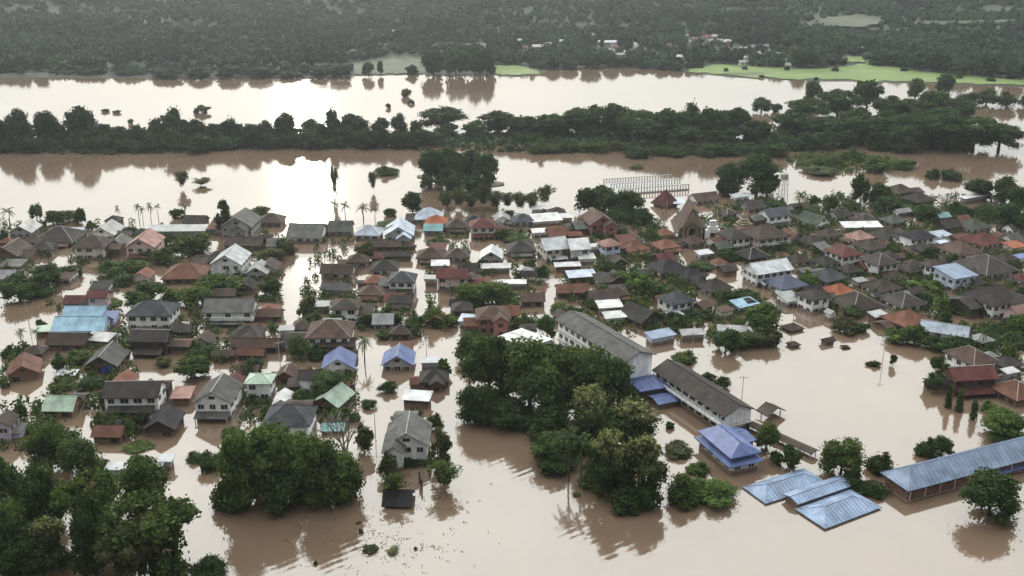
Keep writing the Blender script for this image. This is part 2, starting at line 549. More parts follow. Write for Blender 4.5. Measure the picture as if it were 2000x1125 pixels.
def crown_np(kind, seed, n, card):
    rng = np.random.default_rng(seed)
    L = []          # lobes: centre, radii
    if kind == 'round':
        for i in range(17):
            th = rng.uniform(0, 2*math.pi); u = rng.uniform(-.35, 1)
            rr = math.sqrt(max(0, 1 - u*u)) * rng.uniform(.62, 1.0)
            L.append(((.34*rr*math.cos(th), .34*rr*math.sin(th), .52 + .30*u*rng.uniform(.8, 1.1)), (rng.uniform(.12, .20),)*2 + (rng.uniform(.11, .19),)))
        for i in range(7):
            th = rng.uniform(0, 2*math.pi); L.append(((.27*math.cos(th), .27*math.sin(th), rng.uniform(.16, .34)), (rng.uniform(.12, .18),)*2 + (rng.uniform(.10, .15),)))
        L.append(((0, 0, .5), (.3, .3, .3)))
    elif kind == 'umbrella':
        for i in range(26):
            th = rng.uniform(0, 2*math.pi); rr = math.sqrt(rng.uniform(0, 1)) * .42
            L.append(((rr*math.cos(th), rr*math.sin(th), .86 - 1.25*rr*rr + rng.uniform(-.07, .05)), (rng.uniform(.09, .15),)*2 + (rng.uniform(.07, .11),)))
        for i in range(16):
            th = rng.uniform(0, 2*math.pi); rr = math.sqrt(rng.uniform(0, 1)) * .36
            L.append(((rr*math.cos(th), rr*math.sin(th), rng.uniform(.22, .66)), (rng.uniform(.10, .17),)*2 + (rng.uniform(.10, .17),)))
    elif kind == 'bush':
        for i in range(15):
            th = rng.uniform(0, 2*math.pi); rr = math.sqrt(rng.uniform(0, 1)) * .38
            L.append(((rr*math.cos(th), rr*math.sin(th), rng.uniform(.08, .84 - 1.2*rr)), (rng.uniform(.11, .19),)*2 + (rng.uniform(.10, .2),)))
        L.append(((0, 0, .3), (.34, .34, .3)))
    elif kind == 'tall':
        for i in range(16):
            u = rng.uniform(.12, .9); w = .36 * math.sin(math.pi * min(1, .18 + u*.86)) ** .8
            th = rng.uniform(0, 2*math.pi)
            L.append(((w*math.cos(th), w*math.sin(th), u), (rng.uniform(.12, .2),)*2 + (rng.uniform(.06, .11),)))
        L.append(((0, 0, .5), (.2, .2, .38)))
    elif kind == 'column':
        for i in range(12):
            u = i / 11 * .86 + .06; w = .30 * (1 - u) ** .5 + .05
            L.append(((rng.uniform(-.06, .06), rng.uniform(-.06, .06), u), (w + .12, w + .12, .08)))
    P = []
    wts = np.array([a[1][0] * a[1][2] for a in L]); wts /= wts.sum()
    cnt = (wts * n).astype(int)
    for (c, r), k in zip(L, cnt):
        c, r = np.array(c), np.array(r)
        d = unit(rng.normal(size=(k, 3)))
        if kind != 'column': d[:, 2] = np.abs(d[:, 2]) * np.where(rng.random(k) < .72, 1, -1)
        far_ = np.where(rng.random((k, 1)) < .10, rng.uniform(1.1, 1.5, (k, 1)), rng.uniform(.72, 1.12, (k, 1)))
        pos = c + d * r * far_
        nr = unit(d + .75 * rng.normal(size=(k, 3)))
        P.append(cards(rng, pos, nr, card))
        P.append(ico(rng, c, r * .74))
    if kind == 'bamboo':
        pass
    v = np.concatenate(P)
    v[:, 2] = np.clip(v[:, 2], .0, None)
    return v

def plume_np(seed, culms, per, card, spread=.42):
    """bamboo: many culms that lean out and droop at their tips, leaves along the upper two thirds"""
    rng = np.random.default_rng(seed)
    P = []
    for i in range(culms):
        th = rng.uniform(0, 2*math.pi); out = rng.uniform(.15, 1) * spread; h = rng.uniform(.72, 1.0) * (1 - .25*out/spread)
        b0 = rng.uniform(.02, .13)
        s = rng.uniform(.08, 1, per) ** .7
        x = b0 + out * s ** 2.2
        z = h * np.sin(np.minimum(1, s) * math.pi * .53) / math.sin(math.pi * .53)
        c = np.stack([x*math.cos(th), x*math.sin(th), z], 1) + rng.normal(size=(per, 3)) * np.array([.045, .045, .03])
        nr = unit(rng.normal(size=(per, 3)) + np.array([0, 0, .7]))
        P.append(cards(rng, c, nr, card, .55))
    v = np.concatenate(P); v[:, 2] = np.clip(v[:, 2], 0, None)
    return v

def frond_np(seed, n, length, leafs, card, top, droop=.55, up=.5, wide=.22):
    """palm head: n fronds, each a row of paired drooping leaflets"""
    rng = np.random.default_rng(seed)
    out = []
    for i in range(n):
        th = 2*math.pi*i/n + rng.uniform(-.2, .2); el = rng.uniform(-.15, 1.0) * up
        d = np.array([math.cos(th), math.sin(th)])
        pts = []
        for j in range(leafs + 1):
            s = j / leafs
            x = length * s * (1 - .18*s) * math.cos(el*.6)
            z = top + length * (math.sin(el) * s * 1.1 - droop * s * s)
            pts.append(np.array([d[0]*x, d[1]*x, z]))
        pr = np.array([-d[1], d[0], 0])
        for j in range(leafs):
            a, b_ = pts[j], pts[j+1]
            w = wide * length * math.sin(math.pi * (.12 + .84 * (j + .5) / leafs))
            for sgn in (-1, 1):
                t = pr * sgn * w * rng.uniform(.8, 1.1) + np.array([0, 0, -.35*w])
                out += [a, a*.35 + b_*.65, b_ + t, a*.75 + b_*.25 + t]
    v = np.array(out); v[:, 2] = np.clip(v[:, 2], .02, None)
    return v

def trunk_mesh(name, kind, seed):
    rng = random.Random(seed)
    b = MB()
    if kind == 'palm':
        p = Vector((0, 0, -.05)); lean = (rng.uniform(-.06, .06), rng.uniform(-.06, .06))
        for i in range(6):
            q = Vector((lean[0] * ((i+1)/6) ** 2 * 2, lean[1] * ((i+1)/6) ** 2 * 2, .76 * (i+1)/6))
            b.bar(p, q, .030 - .002*i, .028 - .002*i, 6); p = q
    elif kind in ('umbrella', 'round', 'tall'):
        h = {'umbrella': .42, 'round': .36, 'tall': .8}[kind]
        r = .035
        p = Vector((0, 0, -.06)); q = Vector((rng.uniform(-.03, .03), rng.uniform(-.03, .03), h * .55))
        b.bar(p, q, r, r * .75, 7)
        top = Vector((q.x + rng.uniform(-.02, .02), q.y, h)); b.bar(q, top, r * .75, r * .5, 7)
        for i in range(6):
            th = 2*math.pi*i/6 + rng.uniform(-.4, .4)
            st = q.lerp(top, rng.uniform(.2, 1))
            o = .30 if kind != 'tall' else .22
            e = Vector((o*math.cos(th), o*math.sin(th), min(.9, st.z + rng.uniform(.16, .34))))
            m = st.lerp(e, .5) + Vector((0, 0, -.03))
            b.bar(st, m, r * .48, r * .34, 5); b.bar(m, e, r * .34, r * .12, 5)
    else:
        b.bar((0, 0, -.05), (0, 0, .5), .03, .015, 6)
        for i in range(4):
            th = i * 1.6 + rng.random()
            b.bar((0, 0, .05 + .06*i), (.22*math.cos(th), .22*math.sin(th), .4 + .06*i), .016, .006, 5)
    return b.mesh(name)

def bare_mesh(name, seed):
    rng = random.Random(seed)
    b = MB()
    def grow(p, d, ln, r, k):
        q = p + d * ln
        b.bar(p, q, r * 1.5, r * 1.05, 5 if k > 1 else 4)
        if k == 0: return
        for i in range(3 if k > 1 else 3):
            nd = (d + Vector((rng.uniform(-.75, .75), rng.uniform(-.75, .75), rng.uniform(-.1, .5)))).normalized()
            grow(q, nd, ln * rng.uniform(.62, .82), r * .6, k - 1)
    grow(Vector((0, 0, -.04)), Vector((0, 0, 1)), .26, .022, 5)
    return b.mesh(name)

PROTO = {}
def proto(kind, lod, var):
    key = (kind, lod, var)
    if key in PROTO: return PROTO[key]
    n, card = {2: (5200, .026), 1: (2300, .040), 0: (800, .068)}[lod]
    sd = hash((len(kind) * 7 + ord(kind[0]) + ord(kind[-1]), lod, var)) % 100000
    if kind == 'bamboo':
        v = plume_np(sd, 34, {2: 130, 1: 60, 0: 24}[lod], card * 1.15)
    elif kind == 'palm':
        v = frond_np(sd, 16, .5, 7, card, .80, .62, 1.15, .13) * np.array([1, 1, 1.0])
    elif kind == 'banana':
        rng = np.random.default_rng(sd)
        v = np.concatenate([frond_np(sd + i, 7, .34, 4, card, rng.uniform(.38, .55), .8, 1.25, .2) + np.array([rng.uniform(-.22, .22), rng.uniform(-.22, .22), 0]) for i in range(5)])
    else:
        v = crown_np(kind, sd, n, card)
        if kind == 'umbrella': pass
    m = np_mesh('crown_' + kind, v, 4)
    PROTO[key] = m
    return m

TRUNK = {}
def trunk_proto(kind, var):
    if (kind, var) not in TRUNK:
        TRUNK[(kind, var)] = trunk_mesh('trunk_' + kind, kind, 40 + var)
    return TRUNK[(kind, var)]

NAMES = {'round': ('tree', 'tree'), 'umbrella': ('tree', 'tree'), 'tall': ('tree', 'tree'), 'bush': ('shrub', 'shrub'), 'bamboo': ('bamboo_clump', 'bamboo'),
         'palm': ('coconut_palm', 'palm'), 'banana': ('banana_plant', 'banana plant'), 'column': ('cypress_tree', 'tree'), 'bare': ('bare_tree', 'tree')}
LEAFED = {}
def with_mat(m, mat):
    k = (m.name, mat.name)
    if k not in LEAFED:
        c = m if len(m.materials) == 0 else m.copy()
        c.materials.clear(); c.materials.append(mat)
        LEAFED[k] = c
    return LEAFED[k]

TREES = []
def plant(box, kind, leaf, label=None, group=None, z=0.0, lod=None, ground=None):
    """a tree or shrub that fills a pixel box (x0, y0, x1, y1) of the photograph, standing on the water or ground at z"""
    x0, y0, x1, y1 = box
    px, w_ = (x0 + x1) / 2, x1 - x0
    if ground is None:
        p = at(px, y1, z)
        s, sn, cs = scale_at(p)
        k = {'palm': 0.0, 'column': .3, 'bare': .05, 'umbrella': .05, 'round': .2}.get(kind, .34)
        p = at(px, y1 - k * w_ * sn, z)
    else:
        p = ground
    s, sn, cs = scale_at(p)
    w = w_ / s
    h = max(.4, (project(p)[1] - y0) / (s * cs))
    if kind not in ('palm', 'bare', 'column'): h = max(h - .22 * w * sn / cs, .45 * h)
    var = random.randrange(3)
    if lod is None: lod = 2 if w_ > 85 else 1 if w_ > 34 else 0
    nm, cat = NAMES[kind]
    root = empty(nm, p, random.uniform(0, 6.28), (w, w, h))
    if kind == 'bare':
        link('branches', with_mat(BARE, M_PALEBARK), None, root)
    else:
        ck = 'crown' if nm in ('tree', 'cypress_tree', 'coconut_palm') else 'foliage'
        link(ck, with_mat(proto(kind, lod, var if lod else var), LEAF[leaf]), None, root)
        if kind in ('round', 'umbrella', 'tall', 'palm'):
            link('trunk', with_mat(trunk_proto(kind, var), M_BARK), None, root)
        elif w_ > 40 and kind in ('bush',):
            link('stem', with_mat(trunk_proto(kind, var), M_BARK), None, root)
    tag(root, label, cat, group)
    TREES.append((root, px, y1, w_, kind, leaf))
    return root
BARE = bare_mesh('bare_branches', 5)

ORD = 'first second third fourth fifth sixth seventh eighth ninth tenth eleventh twelfth thirteenth fourteenth fifteenth sixteenth seventeenth eighteenth nineteenth twentieth'.split()
TENS = {2: 'twenty', 3: 'thirty', 4: 'forty', 5: 'fifty', 6: 'sixty', 7: 'seventy', 8: 'eighty', 9: 'ninety'}
def ordinal(n):
    if n <= 20: return ORD[n-1]
    t, u = divmod(n, 10)
    return TENS[t] + '-' + ORD[u-1] if u else TENS[t][:-1] + 'ieth'

# ------------------------------------------------------------------ houses
def window_frame_mesh():
    b = MB(); t = .06
    b.box(-.5, .5, -.07, .03, -.5, -.5 + t); b.box(-.5, .5, -.07, .03, .5 - t, .5)
    b.box(-.5, -.5 + t, -.07, .03, -.5 + t, .5 - t); b.box(.5 - t, .5, -.07, .03, -.5 + t, .5 - t)
    b.box(-.022, .022, -.06, .03, -.5 + t, .5 - t)
    return b.mesh('window_frame')
WIN = window_frame_mesh(); WIN.materials.append(M_FRAME)
WIN_DARK = WIN.copy(); WIN_DARK.materials.clear(); WIN_DARK.materials.append(M_FRAME_DARK)
PANE = MB().box(-.44, -.022, -.035, .01, -.44, .44).add([(.022,-.035,-.44),(.44,-.035,-.44),(.44,-.035,.44),(.022,-.035,.44)], [(0,1,2,3)]).mesh('pane')
PANE.materials.append(M_GLASS)

def window(parent, x, y, z, w, h, rz=0.0, dark=False):
    o = bpy.data.objects.new('window', WIN_DARK if dark else WIN)
    COL.objects.link(o); o.parent = parent
    o.location = (x, y, z); o.rotation_euler = (0, 0, rz); o.scale = (w, 1, h)
    q = bpy.data.objects.new('pane', PANE)
    COL.objects.link(q); q.parent = o
    return o

def roof_mesh(L, S, z, rise, kind, o=.65, t=.16, gx=.5, inset=.92):
    """ridge along X; z is the wall top. Returns a closed roof slab with its gable or hipped ends"""
    b = MB()
    l, s = L/2, S/2
    sl = rise / s if kind != 's' else rise / S
    ez = z - sl * o
    if kind == 's':
        a = [(-l-gx, -s-o, z - sl*o), (l+gx, -s-o, z - sl*o), (l+gx, s+o, z + rise + sl*o), (-l-gx, s+o, z + rise + sl*o)]
        b.add(a + [(x, y, w - t) for x, y, w in a], [(0,1,2,3), (7,6,5,4), (0,4,5,1), (1,5,6,2), (2,6,7,3), (3,7,4,0)])
    elif kind == 'h':
        r = max(l - s * inset, l * .06)
        a = [(-l-o, -s-o, ez), (l+o, -s-o, ez), (l+o, s+o, ez), (-l-o, s+o, ez), (-r, 0, z + rise), (r, 0, z + rise)]
        n = 6
        f = [(0,1,5,4), (1,2,5), (2,3,4,5), (3,0,4)]
        b.add(a + [(x, y, w - t) for x, y, w in a[:4]], f + [(9,8,7,6), (0,6,7,1), (1,7,8,2), (2,8,9,3), (3,9,6,0)])
    else:
        x0, x1 = -l - gx, l + gx
        a = []
        for x in (x0, x1):
            a += [(x, -s-o, ez), (x, 0, z + rise), (x, s+o, ez), (x, s+o, ez - t), (x, 0, z + rise - t), (x, -s-o, ez - t)]
        f = [(0,6,7,1), (1,7,8,2), (2,8,9,3), (3,9,10,4), (4,10,11,5), (5,11,6,0), (0,1,4,5), (1,2,3,4), (11,10,7,6), (10,9,8,7)]
        b.add(a, f)
    return b.mesh('roof')

def caps(L, S, z, rise, kind, o=.65, r=.10):
    b = MB(); l, s = L/2, S/2
    if kind == 'h':
        q = max(l - s * .92, l * .06); ez = z - rise/s*o
        b.bar((-q, 0, z + rise + .03), (q, 0, z + rise + .03), r, n=5)
        for sx in (-1, 1):
            for sy in (-1, 1):
                b.bar((sx*q, 0, z + rise + .02), (sx*(l+o), sy*(s+o), ez + .02), r*.8, n=5)
    else:
        b.bar((-l-.5, 0, z + rise + .03), (l+.5, 0, z + rise + .03), r, n=5)
    return b

def wall_mesh(L, S, z, rise, kind, base=-1.0, top_in=0.0):
    b = MB(); l, s = L/2, S/2
    if kind == 'g':
        v = [(-l,-s,base),(l,-s,base),(l,s,base),(-l,s,base),(-l,-s,z),(l,-s,z),(l,s,z),(-l,s,z),(-l,0,z+rise-.18),(l,0,z+rise-.18)]
        b.add(v, [(0,1,5,4),(1,2,6,9,5),(2,3,7,6),(3,0,4,8,7),(4,5,9,8),(6,7,8,9)])
    elif kind == 's':
        v = [(-l,-s,base),(l,-s,base),(l,s,base),(-l,s,base),(-l,-s,z-.18),(l,-s,z-.18),(l,s,z+rise-.18),(-l,s,z+rise-.18)]
        b.add(v, [(0,1,5,4),(1,2,6,5),(2,3,7,6),(3,0,4,7),(4,5,6,7)])
    else:
        b.box(-l, l, -s, s, base, z - .1)
    return b.mesh('wall')

def facade(root, W, z, yoff, rz, wpx, dark=False, ground=True, centre=(0, 0), strip=False):
    """a row of windows on the wall that faces local -Y after a turn by rz; rows one storey apart"""
    n = max(1, int(round(W / 2.9)))
    if wpx < 45: n = max(1, min(n, 3))
    rows = [z - 1.45] + ([z - 3.85] if ground and z - 3.85 > .55 else [])
    for r in rows:
        for i in range(n):
            x = (i + .5) / n * W - W/2
            if n == 1: x = random.uniform(-.15, .15) * W
            w, h = min(random.choice((1.5, 1.7, 2.1)), W / n * .72), 1.3
            c, s_ = math.cos(rz), math.sin(rz)
            if n > 1 and random.random() < .1: continue
            window(root, centre[0] + c*x + s_*yoff, centre[1] + s_*x - c*yoff, r, w, h, rz, dark)

HOUSES = []
LIGHT_WALLS = ('white', 'cream', 'pink', 'blue', 'lilac', 'grey')

def house(px, py, wpx, kind, st, rc, wc, label, flags='', name='house', group=None):
    """px, py: pixel of the middle of the roof; wpx: its width in the photograph"""
    fl = dict()
    for t in flags.split():
        fl[t[0]] = float(t[1:]) if len(t) > 1 else 1.0
    he = {0: 1.0, 1: 2.2, 2: 4.6, 3: 7.2}[st] + random.uniform(-.2, .25)
    z_mid = he + .7
    p = at(px, py, z_mid)
    s, sn, cs = scale_at(p)
    rz0 = 0.0 if px < 900 else (px - 900) / 330 * 12 if px < 1230 else 25.0
    rz = R(fl.get('r', rz0 + random.uniform(-4, 4)))
    W = 1.02 * wpx / s / (1 + .16 * abs(math.sin(rz)))
    dr = fl['d'] * 1.3 if 'd' in fl else {'h': .92, 'g': .80, 'f': 1.2, 's': .75}[kind]
    D = W * dr
    ov = .6 if W > 6 else .4
    W, D = max(2.2, W - 2*ov), max(2.0, D - 2*ov)
    kk = {'f': 'g'}.get(kind, kind)
    turn = kind == 'f' or (kind == 'h' and D > W * 1.02)
    L, S = (D, W) if turn else (W, D)
    pr = fl.get('p', {'h': .42, 'g': .46, 'f': .46, 's': .12}[kind])
    rise = S/2 * pr * 1.35 if kk != 's' else S * pr
    rise = min(rise, 4.0) if 'p' not in fl else rise
    # put the roof's middle height on the ray through its pixel
    p = at(px, py, he + rise * .45)
    root = empty(name, (p.x, p.y, 0), rz)
    tr = R(90) if turn else 0.0
    w = link('wall', wall_mesh(L, S, he, rise, kk), WALL[wc], root); w.rotation_euler = (0, 0, tr)
    r = link('roof', roof_mesh(L, S, he, rise, kk, ov), ROOF[rc], root); r.rotation_euler = (0, 0, tr)
    if kk != 's' and ('c' in fl or wpx > 70 or (wpx > 48 and random.random() < .45)):
        caps(L, S, he, rise, kk, ov).build('ridge_cap', M_CAP if 'c' in fl or random.random() < .3 else ROOF[rc], r)
    dk = wc not in LIGHT_WALLS
    if st >= 1 and not 'n' in fl:
        hw = he - (.0 if kk != 's' else .1)
        facade(root, W, hw, D/2, 0, wpx, dk)
        side = 1 if px < 950 else -1
        facade(root, D, hw, W/2, R(90) * side, wpx, dk)
        if wpx > 60: facade(root, D, hw, W/2, -R(90) * side, wpx, dk)
    if kind == 'f' and wpx > 40 and st >= 1 and W > 5:
        # louvred gable vent
        window(root, 0, -D/2, he + rise * .34, min(1.5, W * .18), min(.8, rise * .4), 0, True)
    if 'l' in fl or (st >= 2 and wpx > 50 and random.random() < .30 and not 'n' in fl):
        # lean-to roof over the drowned ground floor, on posts
        z1 = he - 2.6 if st >= 2 else he - .5
        dp = fl.get('l', 1.0); dp = 2.4 if dp == 1.0 else dp
        if z1 > .6:
            b = MB()
            x = W/2 * random.uniform(.75, 1.0)
            a = [(-x, -D/2 - dp, z1 - .75), (x, -D/2 - dp, z1 - .75), (x, -D/2 - .03, z1), (-x, -D/2 - .03, z1)]
            b.add(a + [(q[0], q[1], q[2] - .12) for q in a], [(0,1,2,3),(7,6,5,4),(0,4,5,1),(1,5,6,2),(2,6,7,3),(3,7,4,0)])
            b.build('lean_to_roof', ROOF[rc if random.random() < .6 else random.choice(('grey', 'rust', 'dark'))], root)
            for q in (-x + .3, x - .3):
                MB().box(q - .09, q + .09, -D/2 - dp + .15, -D/2 - dp + .33, -1, z1 - .82).build('post', M_POST if not dk else M_WOODPOST, root)
    if 'n' not in fl and wpx > 30 and random.random() < .62:
        # a lower annexe built on at the back or the side
        sd = random.choice((-1, 1)); aw, ad, az = W * random.uniform(.35, .6), D * random.uniform(.5, .9), max(1.3, he - random.uniform(1.2, 2.6))
        if random.random() < .5: loc, rr_ = (sd * (W/2 + aw/2 + .02), random.uniform(-.15, .2) * D, 0), R(90) * sd
        else: loc, rr_ = (random.uniform(-.25, .25) * W, D/2 + ad/2 + .02, 0), 0.0
        kk2 = random.choice(('g', 's', 'g'))
        wa = link('annexe', wall_mesh(aw, ad, az, ad * .16, kk2), WALL[wc if random.random() < .5 else random.choice(('wood', 'dark', 'grey'))], root)
        ra = link('roof', roof_mesh(aw, ad, az, ad * .16, kk2, .4), ROOF[random.choice(('dark', 'umber', 'rust', 'umber', 'grey', 'black', 'brown', rc))], wa)
        wa.location = loc
    if 'b' in fl:
        # balcony with a rail along the upper floor
        z1 = he - 2.5
        MB().box(-W/2, W/2, -D/2 - 1.3, -D/2 - .02, z1 - .15, z1).build('balcony', M_CONC, root)
        b = MB().box(-W/2, W/2, -D/2 - 1.3, -D/2 - 1.2, z1 + .8, z1 + .9)
        for i in range(int(W / .6) + 1):
            x = -W/2 + .05 + i * (W - .1) / int(W / .6)
            b.box(x - .03, x + .03, -D/2 - 1.28, -D/2 - 1.22, z1, z1 + .8)
        b.build('balcony_rail', WALL['white'], root)
    if 't' in fl:
        b = MB().box(W * .05, W * .42, -D/2 - .9, -D/2 - .75, .35, 2.3)
        b.build('tarp', M_TARP, root)
    if 'x' in fl:
        # a front wing with its own gable, square to the main ridge
        ww = W * .46; dd = D * .35; xo = fl['x'] if fl['x'] != 1.0 else .2
        zz = he; rr = min(rise * .95, ww * .34)
        g = empty('front_wing', (0, 0, 0))
        g = link('front_wing', wall_mesh(dd + D/2 - .1, ww, zz, rr, 'g'), WALL[wc], root)
        g.rotation_euler = (0, 0, R(90)); g.location = (W * xo, -(D/2 + dd) / 2 - D/4 + (D/2 - .1)/2 + .05, 0)
        g.location.y = -(D/2 + dd) + (dd + D/2 - .1)/2
        q = link('roof', roof_mesh(dd + D/2 - .1, ww, zz, rr, 'g', .5), ROOF[rc], root)
        q.rotation_euler = (0, 0, R(90)); q.location = g.location
        n = max(1, int(ww / 2.6))
        for rowz in [zz - 1.45] + ([zz - 3.85] if zz > 4.4 else []):
            for i in range(n):
                window(root, W * xo + (i + .5) / n * ww - ww/2, -(D/2 + dd), rowz, min(1.4, ww/n*.7), 1.15, 0, dk)
    tag(root, label, 'house' if name == 'house' else {'shed': 'shed', 'hut': 'hut', 'pavilion': 'pavilion'}.get(name, 'building'), group)
    bp = project((p.x, p.y - D/2, 0))
    HOUSES.append((label, px, bp[1], wpx, p.x, p.y, W, D))
    return root

